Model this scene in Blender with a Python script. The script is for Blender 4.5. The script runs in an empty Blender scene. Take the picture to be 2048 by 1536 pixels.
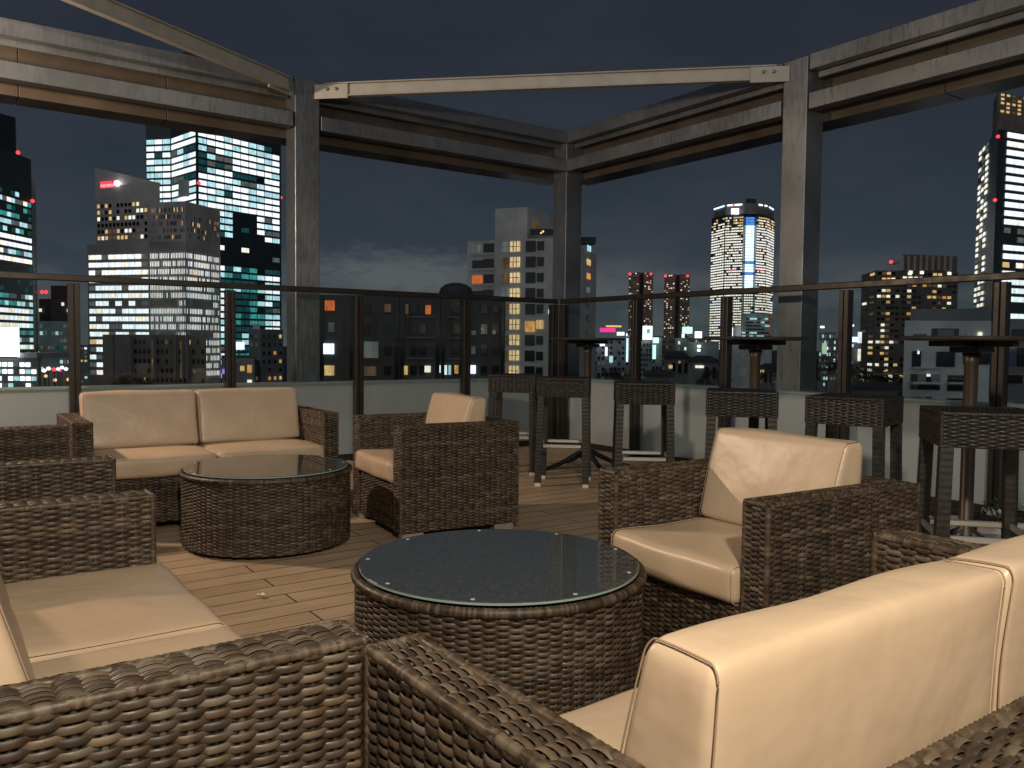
import bpy, math, random
import numpy as np
from math import sin, cos, pi, radians, sqrt, atan2, atan
from mathutils import Matrix, Vector

# ------------------------------------------------------------------ camera
S = bpy.context.scene
COL = S.collection
F_PX, HOR, CAM_H = 1656.0, 688.0, 1.03
YAW, ROLL = radians(35.6), radians(0.55)
PITCH = atan((768 - HOR) / F_PX)
_fw = np.array([sin(YAW) * cos(PITCH), cos(YAW) * cos(PITCH), -sin(PITCH)])
_r = np.array([cos(YAW), -sin(YAW), 0.0]); _u = np.cross(_r, _fw)
CR = _r * cos(ROLL) + _u * sin(ROLL); CU = _u * cos(ROLL) - _r * sin(ROLL)
CC = np.array([0, 0, CAM_H])
def P3(px, py, d):
    """a point of the place seen in the direction (px, py) of the 2048x1536 photo, d metres ahead"""
    return CC + (_fw + CR * (px - 1024) / F_PX + CU * (768 - py) / F_PX) * d
cam = bpy.data.objects.new('camera', bpy.data.cameras.new('camera')); COL.objects.link(cam)
cam.data.sensor_fit = 'HORIZONTAL'; cam.data.sensor_width = 36; cam.data.lens = 36 * F_PX / 2048
cam.data.clip_start = 0.02; cam.data.clip_end = 9000
M4 = Matrix.Identity(4)
for i in range(3):
    M4[i][0], M4[i][1], M4[i][2], M4[i][3] = CR[i], CU[i], -_fw[i], CC[i]
cam.matrix_world = M4
S.camera = cam

# ------------------------------------------------------------------ world: night sky with low cloud
W = bpy.data.worlds.new('World'); S.world = W; W.use_nodes = True
nt = W.node_tree; nt.nodes.clear()
def N(nt, t, **k):
    n = nt.nodes.new(t)
    for a, b in k.items():
        if a in n.inputs: n.inputs[a].default_value = b
        else: setattr(n, a, b)
    return n
L = lambda nt, a, b: nt.links.new(a, b)
def ramp(nt, src, stops, interp='LINEAR'):
    r = nt.nodes.new('ShaderNodeValToRGB'); r.color_ramp.interpolation = interp
    e = r.color_ramp.elements
    while len(e) < len(stops): e.new(0.5)
    for q, (p, c) in zip(e, stops):
        q.position = p; q.color = (c[0], c[1], c[2], 1) if isinstance(c, (tuple, list)) else (c, c, c, 1)
    L(nt, src, r.inputs[0]); return r
def lin(r, g, b):
    f = lambda c: (c / 255 / 12.92) if c <= 10 else ((c / 255 + 0.055) / 1.055) ** 2.4
    return (f(r), f(g), f(b))
geo = N(nt, 'ShaderNodeNewGeometry')
sep = N(nt, 'ShaderNodeSeparateXYZ'); neg = N(nt, 'ShaderNodeVectorMath', operation='SCALE'); neg.inputs['Scale'].default_value = -1
L(nt, geo.outputs['Incoming'], neg.inputs[0]); L(nt, neg.outputs[0], sep.inputs[0])
grad = ramp(nt, sep.outputs['Z'], [(0.0, lin(72, 79, 81)), (0.035, lin(62, 70, 76)), (0.09, lin(52, 60, 69)), (0.18, lin(44, 52, 62)), (0.34, lin(39, 44, 54)), (1.0, lin(33, 36, 44))])
mp = N(nt, 'ShaderNodeMapping'); mp.inputs['Scale'].default_value = (3, 3, 9)
L(nt, neg.outputs[0], mp.inputs[0])
cn = N(nt, 'ShaderNodeTexNoise', Scale=1.6, Detail=7.0, Roughness=0.55); L(nt, mp.outputs[0], cn.inputs['Vector'])
cr = ramp(nt, cn.outputs['Fac'], [(0.46, 0.0), (0.70, 1.0)])
band = ramp(nt, sep.outputs['Z'], [(0.0, 0.75), (0.075, 0.55), (0.11, 0.10), (0.3, 0.05), (1.0, 0.05)])
mul = N(nt, 'ShaderNodeMath', operation='MULTIPLY'); L(nt, cr.outputs[0], mul.inputs[0]); L(nt, band.outputs[0], mul.inputs[1])
_cd = P3(800, 552, 1.0) - CC; _cd /= np.linalg.norm(_cd)     # the low cloud bank
sb_ = N(nt, 'ShaderNodeVectorMath', operation='SUBTRACT'); sb_.inputs[1].default_value = tuple(_cd); L(nt, neg.outputs[0], sb_.inputs[0])
sm_ = N(nt, 'ShaderNodeMapping'); sm_.inputs['Scale'].default_value = (5.2, 5.2, 26); L(nt, sb_.outputs[0], sm_.inputs[0])
ln_ = N(nt, 'ShaderNodeVectorMath', operation='LENGTH'); L(nt, sm_.outputs[0], ln_.inputs[0])
n2_ = N(nt, 'ShaderNodeTexNoise', Scale=14.0, Detail=6.0, Roughness=0.6); L(nt, mp.outputs[0], n2_.inputs['Vector'])
ad_ = N(nt, 'ShaderNodeMath', operation='MULTIPLY_ADD'); ad_.inputs[1].default_value = 1.1; ad_.inputs[2].default_value = -0.5; L(nt, n2_.outputs['Fac'], ad_.inputs[0])
ad2_ = N(nt, 'ShaderNodeMath', operation='ADD'); L(nt, ln_.outputs['Value'], ad2_.inputs[0]); L(nt, ad_.outputs[0], ad2_.inputs[1])
lob = ramp(nt, ad2_.outputs[0], [(0.25, 0.62), (1.0, 0.0)])
mul2 = N(nt, 'ShaderNodeMath', operation='MAXIMUM'); L(nt, mul.outputs[0], mul2.inputs[0]); L(nt, lob.outputs[0], mul2.inputs[1]); mul = mul2
mx = N(nt, 'ShaderNodeMix', data_type='RGBA'); L(nt, mul.outputs[0], mx.inputs[0]); L(nt, grad.outputs[0], mx.inputs[6])
mx.inputs[7].default_value = (*lin(98, 102, 102), 1)
bg = N(nt, 'ShaderNodeBackground', Strength=1.0); out = N(nt, 'ShaderNodeOutputWorld')
L(nt, mx.outputs[2], bg.inputs[0]); L(nt, bg.outputs[0], out.inputs[0])

S.view_settings.view_transform = 'Standard'; S.view_settings.look = 'None'
S.view_settings.exposure = 0; S.view_settings.gamma = 1
S.cycles.use_denoising = True
S.cycles.sample_clamp_indirect = 4.0
S.cycles.max_bounces = 8; S.cycles.transparent_max_bounces = 24

# ------------------------------------------------------------------ warm lamps out of view behind the camera and by the left beam, plus added fill
def lamp(name, loc, energy, color, radius=0.22, spot=None, aim=None):
    l = bpy.data.lights.new(name, 'SPOT' if spot else 'POINT'); l.energy = energy; l.color = color; l.shadow_soft_size = radius
    o = bpy.data.objects.new(name, l); COL.objects.link(o); o.location = loc
    if spot:
        l.spot_size = radians(spot); l.spot_blend = 0.6
        o.rotation_euler = (Vector(aim) - Vector(loc)).to_track_quat('-Z', 'Y').to_euler()
    return o
WARM = (1.0, 0.80, 0.55)
lamp('lamp_and_fill_light', (-0.08, -0.75, 2.42), 395, (1.0, 0.90, 0.70), 0.10)
lamp('lamp_and_fill_light', (-1.0, 6.1, 2.72), 410, (1.0, 0.75, 0.53), 0.10)
lamp('lamp_and_fill_light', (2.6, -2.6, 3.2), 75, (1.0, 0.84, 0.64), 0.5)  # added soft fill without a fixture, lifts the shadows overall

def glow(name, az, el, strength, angle, color):
    l = bpy.data.lights.new(name, 'SUN'); l.energy = strength; l.angle = radians(angle); l.color = color
    o = bpy.data.objects.new(name, l); COL.objects.link(o)
    d = Vector((sin(radians(az)) * cos(radians(el)), cos(radians(az)) * cos(radians(el)), -sin(radians(el))))
    o.rotation_euler = d.to_track_quat('-Z', 'Y').to_euler()
glow('city_fill', 45, 32, 0.40, 100, (0.92, 0.96, 1.0))   # added fill in place of city glow: weak wide light from behind the camera

# ------------------------------------------------------------------ materials
MAT = {}
def mat(name, base=(0.5, 0.5, 0.5), rough=0.5, metal=0.0, spec=0.5, coat=0.0):
    m = bpy.data.materials.new(name); m.use_nodes = True; MAT[name] = m
    b = m.node_tree.nodes['Principled BSDF']
    b.inputs['Base Color'].default_value = (*base, 1); b.inputs['Roughness'].default_value = rough
    b.inputs['Metallic'].default_value = metal; b.inputs['Specular IOR Level'].default_value = spec
    b.inputs['Coat Weight'].default_value = coat
    return m, m.node_tree, b
def objco(nt, scale=(1, 1, 1), world=False):
    if world:
        src = N(nt, 'ShaderNodeNewGeometry').outputs['Position']
    else:
        src = N(nt, 'ShaderNodeTexCoord').outputs['Object']
    m = N(nt, 'ShaderNodeMapping'); m.inputs['Scale'].default_value = scale; L(nt, src, m.inputs[0]); return m.outputs[0]
def noise(nt, vec, scale, detail=4.0, rough=0.5):
    n = N(nt, 'ShaderNodeTexNoise', Scale=scale, Detail=detail, Roughness=rough); L(nt, vec, n.inputs['Vector']); return n
def bump(nt, b, h, strength=0.3, dist=0.01):
    n = N(nt, 'ShaderNodeBump', Strength=strength, Distance=dist); L(nt, h, n.inputs['Height']); L(nt, n.outputs[0], b.inputs['Normal'])

def rattan(name, stops, rough=0.42):
    m, t, b = mat(name, rough=rough)
    a = N(t, 'ShaderNodeAttribute', attribute_name='rnd')
    v = objco(t, (1, 1, 1)); n = noise(t, v, 26, 3)
    ad = N(t, 'ShaderNodeMath', operation='MULTIPLY_ADD'); ad.inputs[1].default_value = 0.8; L(t, n.outputs['Fac'], ad.inputs[0])
    ad2 = N(t, 'ShaderNodeMath', operation='MULTIPLY_ADD'); ad2.inputs[1].default_value = 0.85; ad2.inputs[2].default_value = -0.32
    L(t, a.outputs['Fac'], ad2.inputs[0]); L(t, ad2.outputs[0], ad.inputs[2])
    r = ramp(t, ad.outputs[0], stops)
    wn = N(t, 'ShaderNodeTexWhiteNoise', noise_dimensions='1D'); L(t, a.outputs['Fac'], wn.inputs['W'])
    tint = ramp(t, wn.outputs['Value'], [(0.0, (1.0, 1.0, 1.0)), (0.35, (1.10, 0.98, 0.88)), (0.55, (0.86, 0.92, 0.95)), (0.75, (0.98, 1.03, 0.92)), (0.9, (1.22, 1.10, 0.95))], 'CONSTANT')
    mt = N(t, 'ShaderNodeMix', data_type='RGBA', blend_type='MULTIPLY'); mt.inputs[0].default_value = 1; L(t, r.outputs[0], mt.inputs[6]); L(t, tint.outputs[0], mt.inputs[7]); L(t, mt.outputs[2], b.inputs['Base Color'])
    fine = noise(t, v, 420, 2); bump(t, b, fine.outputs['Fac'], 0.25, 0.001)
    rr = ramp(t, n.outputs['Fac'], [(0.3, rough - 0.1), (0.7, rough + 0.15)]); L(t, rr.outputs[0], b.inputs['Roughness'])
rattan('rattan', [(0.15, (0.025, 0.015, 0.009)), (0.40, (0.045, 0.028, 0.017)), (0.62, (0.070, 0.047, 0.030)), (0.88, (0.122, 0.094, 0.068))], 0.5)
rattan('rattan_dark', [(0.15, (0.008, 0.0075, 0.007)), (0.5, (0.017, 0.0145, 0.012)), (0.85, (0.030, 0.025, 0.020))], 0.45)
mat('core', (0.012, 0.009, 0.007), 0.8)
mat('black_metal', (0.012, 0.012, 0.013), 0.42)
mat('silver', (0.72, 0.70, 0.66), 0.36, 0.9)
mat('pad', (0.45, 0.47, 0.46), 0.2); mat('cap', (0.62, 0.60, 0.56), 0.4)

m, t, b = mat('cushion', (0.62, 0.50, 0.36), 0.37, spec=0.5, coat=0.06)
b.inputs['Coat Roughness'].default_value = 0.3
v = objco(t); n1 = noise(t, v, 3.2, 3); n2 = noise(t, v, 700, 2); n3 = noise(t, v, 11, 2)
r = ramp(t, n1.outputs['Fac'], [(0.3, (0.50, 0.365, 0.25)), (0.7, (0.56, 0.415, 0.29))]); L(t, r.outputs[0], b.inputs['Base Color'])
ad = N(t, 'ShaderNodeMath', operation='MULTIPLY_ADD'); ad.inputs[1].default_value = 0.03; L(t, n2.outputs['Fac'], ad.inputs[0])
a3 = N(t, 'ShaderNodeMath', operation='MULTIPLY_ADD'); a3.inputs[1].default_value = 1.6; L(t, n1.outputs['Fac'], a3.inputs[0]); L(t, n3.outputs['Fac'], a3.inputs[2])
L(t, a3.outputs[0], ad.inputs[2]); bump(t, b, ad.outputs[0], 0.5, 0.008)
mat('stitch', (0.30, 0.21, 0.14), 0.7)
mat('piping', (0.50, 0.375, 0.26), 0.5)

m, t, b = mat('steel', (0.5, 0.5, 0.49), 0.42, 0.7)
v = objco(t); n1 = noise(t, v, 1.6, 5, 0.5); n2 = noise(t, objco(t, (6, 6, 1.0)), 9, 4)
r = ramp(t, n1.outputs['Fac'], [(0.28, (0.13, 0.140, 0.153)), (0.5, (0.19, 0.204, 0.222)), (0.72, (0.27, 0.29, 0.313))]); L(t, r.outputs[0], b.inputs['Base Color'])
r = ramp(t, n2.outputs['Fac'], [(0.3, 0.30), (0.7, 0.55)]); L(t, r.outputs[0], b.inputs['Roughness'])
bump(t, b, n1.outputs['Fac'], 0.12, 0.02)
m, t, b = mat('brace_paint', (0.55, 0.51, 0.45), 0.5, 0.2)
n1 = noise(t, objco(t), 6, 5); r = ramp(t, n1.outputs['Fac'], [(0.3, (0.31, 0.295, 0.27)), (0.7, (0.40, 0.38, 0.35))]); L(t, r.outputs[0], b.inputs['Base Color'])
m, t, b = mat('cassette', (0.085, 0.066, 0.052), 0.16, spec=0.8)
n1 = noise(t, objco(t), 3, 4); r = ramp(t, n1.outputs['Fac'], [(0.3, (0.06, 0.047, 0.038)), (0.7, (0.10, 0.08, 0.064))]); L(t, r.outputs[0], b.inputs['Base Color'])
m, t, b = mat('bronze', (0.040, 0.034, 0.030), 0.38, 0.45)
n1 = noise(t, objco(t), 12, 4); r = ramp(t, n1.outputs['Fac'], [(0.3, 0.28), (0.7, 0.48)]); L(t, r.outputs[0], b.inputs['Roughness'])
m, t, b = mat('parapet', (0.50, 0.50, 0.47), 0.42)
v = objco(t); n1 = noise(t, v, 1.3, 6); r = ramp(t, n1.outputs['Fac'], [(0.3, (0.30, 0.34, 0.355)), (0.7, (0.37, 0.41, 0.425))]); L(t, r.outputs[0], b.inputs['Base Color'])
bump(t, b, noise(t, v, 160, 3).outputs['Fac'], 0.15, 0.002)

# deck boards run along X, 13 cm wide
m, t, b = mat('deck', (0.30, 0.20, 0.12), 0.55)
g = N(t, 'ShaderNodeNewGeometry').outputs['Position']
br = N(t, 'ShaderNodeTexBrick', offset=0.37, offset_frequency=2)
br.inputs['Scale'].default_value = 1; br.inputs['Mortar Size'].default_value = 0.0035; br.inputs['Mortar Smooth'].default_value = 0.1
br.inputs['Brick Width'].default_value = 1.9; br.inputs['Row Height'].default_value = 0.13
br.inputs['Color1'].default_value = (0.0, 0, 0, 1); br.inputs['Color2'].default_value = (1, 1, 1, 1); br.inputs['Mortar'].default_value = (0.5, 0.5, 0.5, 1)
L(t, g, br.inputs['Vector'])
gm = N(t, 'ShaderNodeMapping'); gm.inputs['Scale'].default_value = (1.2, 22, 1); L(t, g, gm.inputs[0])
gr = noise(t, gm.outputs[0], 2.4, 6, 0.6)
dirt = noise(t, g, 1.1, 6, 0.6)
bc = ramp(t, br.outputs['Color'], [(0.0, (0.42, 0.295, 0.185)), (1.0, (0.49, 0.35, 0.23))])
gc = ramp(t, gr.outputs['Fac'], [(0.3, 0.72), (0.7, 1.10)])
dc = ramp(t, dirt.outputs['Fac'], [(0.32, 0.74), (0.6, 1.05)])
mA = N(t, 'ShaderNodeMix', data_type='RGBA', blend_type='MULTIPLY'); mA.inputs[0].default_value = 1; L(t, bc.outputs[0], mA.inputs[6]); L(t, gc.outputs[0], mA.inputs[7])
mB = N(t, 'ShaderNodeMix', data_type='RGBA', blend_type='MULTIPLY'); mB.inputs[0].default_value = 1; L(t, mA.outputs[2], mB.inputs[6]); L(t, dc.outputs[0], mB.inputs[7])
mC = N(t, 'ShaderNodeMix', data_type='RGBA'); L(t, br.outputs['Fac'], mC.inputs[0]); L(t, mB.outputs[2], mC.inputs[6]); mC.inputs[7].default_value = (0.02, 0.014, 0.01, 1)
L(t, mC.outputs[2], b.inputs['Base Color'])
hh = N(t, 'ShaderNodeMath', operation='MULTIPLY_ADD'); hh.inputs[1].default_value = -1.0; L(t, br.outputs['Fac'], hh.inputs[0])
h2 = N(t, 'ShaderNodeMath', operation='MULTIPLY'); h2.inputs[1].default_value = 0.18; L(t, gr.outputs['Fac'], h2.inputs[0]); L(t, h2.outputs[0], hh.inputs[2])
bump(t, b, hh.outputs[0], 0.5, 0.006)
rr = ramp(t, dirt.outputs['Fac'], [(0.3, 0.42), (0.7, 0.65)]); L(t, rr.outputs[0], b.inputs['Roughness'])

def glassmat(name, tint, rough=0.0):
    m = bpy.data.materials.new(name); m.use_nodes = True; MAT[name] = m; t = m.node_tree; t.nodes.clear()
    o = N(t, 'ShaderNodeOutputMaterial'); tr = N(t, 'ShaderNodeBsdfTransparent'); tr.inputs[0].default_value = (*tint, 1)
    gl = N(t, 'ShaderNodeBsdfGlossy'); gl.inputs['Roughness'].default_value = rough
    fr = N(t, 'ShaderNodeFresnel', IOR=1.5); mm = N(t, 'ShaderNodeMixShader')
    gg = N(t, 'ShaderNodeNewGeometry'); iv = N(t, 'ShaderNodeMath', operation='SUBTRACT'); iv.inputs[0].default_value = 1; L(t, gg.outputs['Backfacing'], iv.inputs[1])
    fm = N(t, 'ShaderNodeMath', operation='MULTIPLY'); L(t, fr.outputs[0], fm.inputs[0]); L(t, iv.outputs[0], fm.inputs[1]); L(t, fm.outputs[0], mm.inputs[0]); L(t, tr.outputs[0], mm.inputs[1]); L(t, gl.outputs[0], mm.inputs[2]); L(t, mm.outputs[0], o.inputs[0])
glassmat('glass', (0.90, 0.93, 0.92))
m, t, b = mat('table_glass', (0.03, 0.034, 0.037), 0.05, spec=0.8, coat=0.6)
b.inputs['Coat Roughness'].default_value = 0.03
v = objco(t); n1 = noise(t, v, 150, 2, 0.9); n2 = noise(t, v, 4, 5)
r = ramp(t, n1.outputs['Fac'], [(0.32, (0.040, 0.047, 0.050)), (0.52, (0.062, 0.071, 0.074)), (0.68, (0.105, 0.115, 0.115))]); L(t, r.outputs[0], b.inputs['Base Color'])
r = ramp(t, n2.outputs['Fac'], [(0.35, 0.015), (0.7, 0.06)]); L(t, r.outputs[0], b.inputs['Roughness'])
mat('glass_edge', (0.30, 0.38, 0.36), 0.15)
m, t, b = mat('bar_top', (0.03, 0.024, 0.02), 0.4)
m, t, b = mat('bar_pole', (0.055, 0.040, 0.030), 0.42, 0.4)
m, t, b = mat('soil', (0.03, 0.022, 0.015), 0.95)
v = objco(t); n1 = noise(t, v, 22, 5); r = ramp(t, n1.outputs['Fac'], [(0.3, (0.016, 0.012, 0.008)), (0.6, (0.05, 0.036, 0.024)), (0.75, (0.10, 0.08, 0.06))]); L(t, r.outputs[0], b.inputs['Base Color']); bump(t, b, n1.outputs['Fac'], 0.9, 0.03)
m, t, b = mat('stone', (0.5, 0.48, 0.44), 0.8)
n1 = noise(t, objco(t), 20, 5); r = ramp(t, n1.outputs['Fac'], [(0.3, (0.36, 0.34, 0.31)), (0.7, (0.58, 0.56, 0.52))]); L(t, r.outputs[0], b.inputs['Base Color']); bump(t, b, n1.outputs['Fac'], 0.4, 0.01)
mat('leaf', (0.045, 0.085, 0.025), 0.6)
mat('paper', (0.7, 0.68, 0.64), 0.8)
m, t, b = mat('tree_leaf', (0.04, 0.05, 0.022), 0.8)
mat('bark', (0.06, 0.045, 0.03), 0.9)

# city walls
def wallmat(name, c, rough=0.7, sc=0.25, amp=0.25, lines=None):
    m, t, b = mat(name, c, rough)
    v = N(t, 'ShaderNodeTexCoord').outputs['Object']; n1 = noise(t, v, sc, 6, 0.6)
    lo = tuple(x * (1 - amp) for x in c); hi = tuple(x * (1 + amp) for x in c)
    r = ramp(t, n1.outputs['Fac'], [(0.3, lo), (0.7, hi)])
    L(t, r.outputs[0], b.inputs['Base Color']); return m
wallmat('concrete_pale', (0.68, 0.65, 0.60)); wallmat('concrete_white', (0.66, 0.67, 0.66)); wallmat('concrete_grey', (0.24, 0.24, 0.24))
wallmat('brick_dark', (0.10, 0.085, 0.075)); wallmat('brick_brown', (0.24, 0.19, 0.15)); wallmat('glass_dark', (0.035, 0.052, 0.058), 0.3)
wallmat('tower_red', (0.36, 0.27, 0.26)); wallmat('roof_dark', (0.05, 0.05, 0.055)); wallmat('concrete_green', (0.30, 0.36, 0.34))
wallmat('fin_white', (0.62, 0.58, 0.54), sc=0.05)
wallmat('ground_city', (0.05, 0.05, 0.055), 0.9, sc=0.01, amp=0.5); wallmat('asphalt', (0.05, 0.05, 0.05), 0.8)
mat('window_dark', (0.012, 0.015, 0.018), 0.12); mat('window_frame', (0.35, 0.34, 0.32), 0.6)
mat('window_grey', (0.22, 0.25, 0.27), 0.3); mat('window_blue', (0.10, 0.13, 0.22), 0.3)
mat('white_paint', (0.7, 0.7, 0.7), 0.5)
mat('car_body', (0.25, 0.25, 0.27), 0.3, 0.5)

def emit(name, c, s, vary=0.5, sc=0.9):
    m = bpy.data.materials.new(name); m.use_nodes = True; MAT[name] = m; t = m.node_tree; t.nodes.clear()
    o = N(t, 'ShaderNodeOutputMaterial'); e = N(t, 'ShaderNodeEmission'); e.inputs[0].default_value = (*c, 1)
    g = N(t, 'ShaderNodeNewGeometry').outputs['Position']
    gm = N(t, 'ShaderNodeMapping'); gm.inputs['Scale'].default_value = (2.2, 2.2, 0.5) if vary > 0.3 else (1, 1, 1); L(t, g, gm.inputs[0])
    n = noise(t, gm.outputs[0], sc, 3, 0.7); r = ramp(t, n.outputs['Fac'], [(0.33, max(0.0, 1 - vary)), (0.66, 1 + vary)])
    r.color_ramp.elements[1].color = (1, 1, 1, 1)
    k = N(t, 'ShaderNodeMath', operation='MULTIPLY'); k.inputs[1].default_value = s; L(t, r.outputs[0], k.inputs[0]); L(t, k.outputs[0], e.inputs[1]); L(t, e.outputs[0], o.inputs[0])
    m.cycles.emission_sampling = 'NONE'
emit('lit_white', (0.88, 0.96, 1.0), 1.5, 0.45, 0.35); emit('lit_cool', (0.55, 0.92, 1.0), 1.1, 0.55, 0.35); emit('lit_teal', (0.10, 0.62, 0.60), 0.6, 0.7, 0.4)
emit('lit_teal_dim', (0.05, 0.26, 0.28), 0.28, 0.7, 0.4)
emit('lit_warmwhite', (1.0, 0.93, 0.78), 1.45, 0.5, 0.4); emit('lit_warm', (1.0, 0.66, 0.28), 0.95, 0.6, 1.4); emit('lit_amber', (1.0, 0.50, 0.14), 0.75, 0.55, 2.0)
emit('lit_window', (1.0, 0.74, 0.38), 0.95, 0.55, 2.2); emit('lit_orange', (1.0, 0.24, 0.07), 0.7, 0.6, 3.0); emit('lit_dimwhite', (0.62, 0.70, 0.66), 0.20, 0.7, 0.5); emit('lit_dimwarm', (0.75, 0.50, 0.30), 0.16, 0.7, 0.6)
emit('lit_blue', (0.10, 0.35, 1.0), 1.0, 0.4, 0.2); emit('lit_sky', (0.65, 0.85, 1.0), 1.9, 0.35, 0.15)
emit('sign_white', (0.95, 0.97, 1.0), 2.2, 0.1); emit('sign_blue', (0.65, 0.75, 1.0), 2.2, 0.1); emit('sign_red', (1.0, 0.05, 0.10), 1.6, 0.1); emit('sign_pale_red', (1.0, 0.45, 0.35), 1.8, 0.1)
emit('sign_pink', (1.0, 0.04, 0.35), 1.4, 0.1); emit('sign_green', (0.10, 0.65, 0.40), 1.0, 0.1); emit('sign_mint', (0.60, 1.0, 0.86), 1.7, 0.1); emit('beacon_red', (1.0, 0.04, 0.06), 2.5, 0.0)
emit('sign_purple', (0.42, 0.30, 1.0), 0.9, 0.2); emit('lamp_warm', (1.0, 0.55, 0.22), 1.6, 0.1); emit('sign_yellow', (1.0, 0.62, 0.16), 1.3, 0.2); emit('sign_palegreen', (0.62, 0.85, 0.62), 0.75, 0.2)

# ------------------------------------------------------------------ mesh builder (numpy chunks of same-sized faces)
class MB:
    def __init__(s): s.v = []; s.f = []; s.r = []; s.n = 0; s.mats = []
    def mi(s, m):
        if m not in s.mats: s.mats.append(m)
        return s.mats.index(m)
    def add(s, v, f, m, rnd=0.5, smooth=False):
        v = np.asarray(v, float).reshape(-1, 3); f = np.asarray(f, int)
        s.v.append(v); s.r.append(np.broadcast_to(np.asarray(rnd, float), (len(v),)).copy() if np.ndim(rnd) == 0 else np.asarray(rnd, float).reshape(-1))
        s.f.append((f + s.n, s.mi(m), smooth)); s.n += len(v); return s
    def box(s, x0, x1, y0, y1, z0, z1, m):
        v = [(x0, y0, z0), (x1, y0, z0), (x1, y1, z0), (x0, y1, z0), (x0, y0, z1), (x1, y0, z1), (x1, y1, z1), (x0, y1, z1)]
        return s.add(v, [(0, 3, 2, 1), (4, 5, 6, 7), (0, 1, 5, 4), (1, 2, 6, 5), (2, 3, 7, 6), (3, 0, 4, 7)], m)
    def bbox(s, x0, x1, y0, y1, z0, z1, m, c=0.004):
        """box with chamfered edges"""
        lo = np.array([x0, y0, z0], float); hi = np.array([x1, y1, z1], float); ctr = (lo + hi) / 2; h = (hi - lo) / 2
        bm_v = []; idx = {}
        for sx in (-1, 1):
            for sy in (-1, 1):
                for sz in (-1, 1):
                    for a in range(3):
                        p = np.array([sx, sy, sz]) * (h - c); p[a] = (sx, sy, sz)[a] * h[a]
                        idx[(sx, sy, sz, a)] = len(bm_v); bm_v.append(ctr + p)
        q = []
        for a in range(3):
            b, d = (a + 1) % 3, (a + 2) % 3
            for sg in (-1, 1):
                cs = []
                for tb, td in ((-1, -1), (1, -1), (1, 1), (-1, 1)):
                    k = [0, 0, 0]; k[a] = sg; k[b] = tb; k[d] = td; cs.append(idx[(*k, a)])
                q.append(cs if sg > 0 else cs[::-1])
        for a in range(3):
            b, d = (a + 1) % 3, (a + 2) % 3
            for sb in (-1, 1):
                for sd in (-1, 1):
                    k0 = [0, 0, 0]; k1 = [0, 0, 0]; k0[a] = -1; k1[a] = 1; k0[b] = k1[b] = sb; k0[d] = k1[d] = sd
                    f = [idx[(*k0, b)], idx[(*k1, b)], idx[(*k1, d)], idx[(*k0, d)]]
                    q.append(f if sb * sd < 0 else f[::-1])
        s.add(bm_v, q, m)
        tr = []
        for sx in (-1, 1):
            for sy in (-1, 1):
                for sz in (-1, 1):
                    f = [idx[(sx, sy, sz, 0)], idx[(sx, sy, sz, 1)], idx[(sx, sy, sz, 2)]]
                    tr.append(f if sx * sy * sz > 0 else f[::-1])
        s.f.append((np.array(tr) + s.n - 24, s.mi(m), False)); return s
    def tube(s, pts, rad, m, k=8, closed=False, rnd=0.5, caps=True):
        p = np.asarray(pts, float); n = len(p); rad = np.broadcast_to(rad, (n,))
        tg = np.roll(p, -1, 0) - np.roll(p, 1, 0) if closed else np.gradient(p, axis=0)
        tg /= np.linalg.norm(tg, axis=1)[:, None] + 1e-12
        up = np.array([0, 0, 1.0]) if abs(tg[:, 2]).mean() < 0.8 else np.array([1.0, 0, 0])
        a = np.cross(tg, up); a /= np.linalg.norm(a, axis=1)[:, None] + 1e-12; b = np.cross(tg, a)
        th = np.arange(k) * 2 * pi / k
        v = p[:, None] + (a[:, None] * np.cos(th)[None, :, None] + b[:, None] * np.sin(th)[None, :, None]) * rad[:, None, None]
        i = np.arange(n if closed else n - 1)[:, None]; j = np.arange(k)[None]
        f = np.stack([i * k + j, i * k + (j + 1) % k, ((i + 1) % n) * k + (j + 1) % k, ((i + 1) % n) * k + j], -1).reshape(-1, 4)
        rr = np.repeat(np.broadcast_to(rnd, (n,)), k)
        s.add(v, f, m, rr, True)
        if caps and not closed:
            s.f.append((np.arange(k)[None] + s.n - n * k, s.mi(m), False)); s.f.append((np.arange(k)[None, ::-1] + s.n - k, s.mi(m), False))
        return s
    def lathe(s, prof, m, c=(0, 0, 0), k=48, smooth=True):
        pr = np.asarray(prof, float); th = np.arange(k) * 2 * pi / k; n = len(pr)
        v = np.stack([c[0] + pr[:, 0, None] * np.cos(th), c[1] + pr[:, 0, None] * np.sin(th), c[2] + np.repeat(pr[:, 1, None], k, 1)], -1)
        i = np.arange(n - 1)[:, None]; j = np.arange(k)[None]
        s.add(v, np.stack([i * k + j, i * k + (j + 1) % k, (i + 1) * k + (j + 1) % k, (i + 1) * k + j], -1).reshape(-1, 4), m, 0.5, smooth); return s
    def prism(s, poly, z0, z1, m, mtop=None):
        p = np.asarray(poly, float); n = len(p)
        v = np.concatenate([np.c_[p, np.full(n, z0)], np.c_[p, np.full(n, z1)]])
        s.add(v, [(i, (i + 1) % n, n + (i + 1) % n, n + i) for i in range(n)], m)
        s.f.append((np.arange(n, 2 * n)[None] + s.n - 2 * n, s.mi(mtop or m), False)); return s
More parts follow.
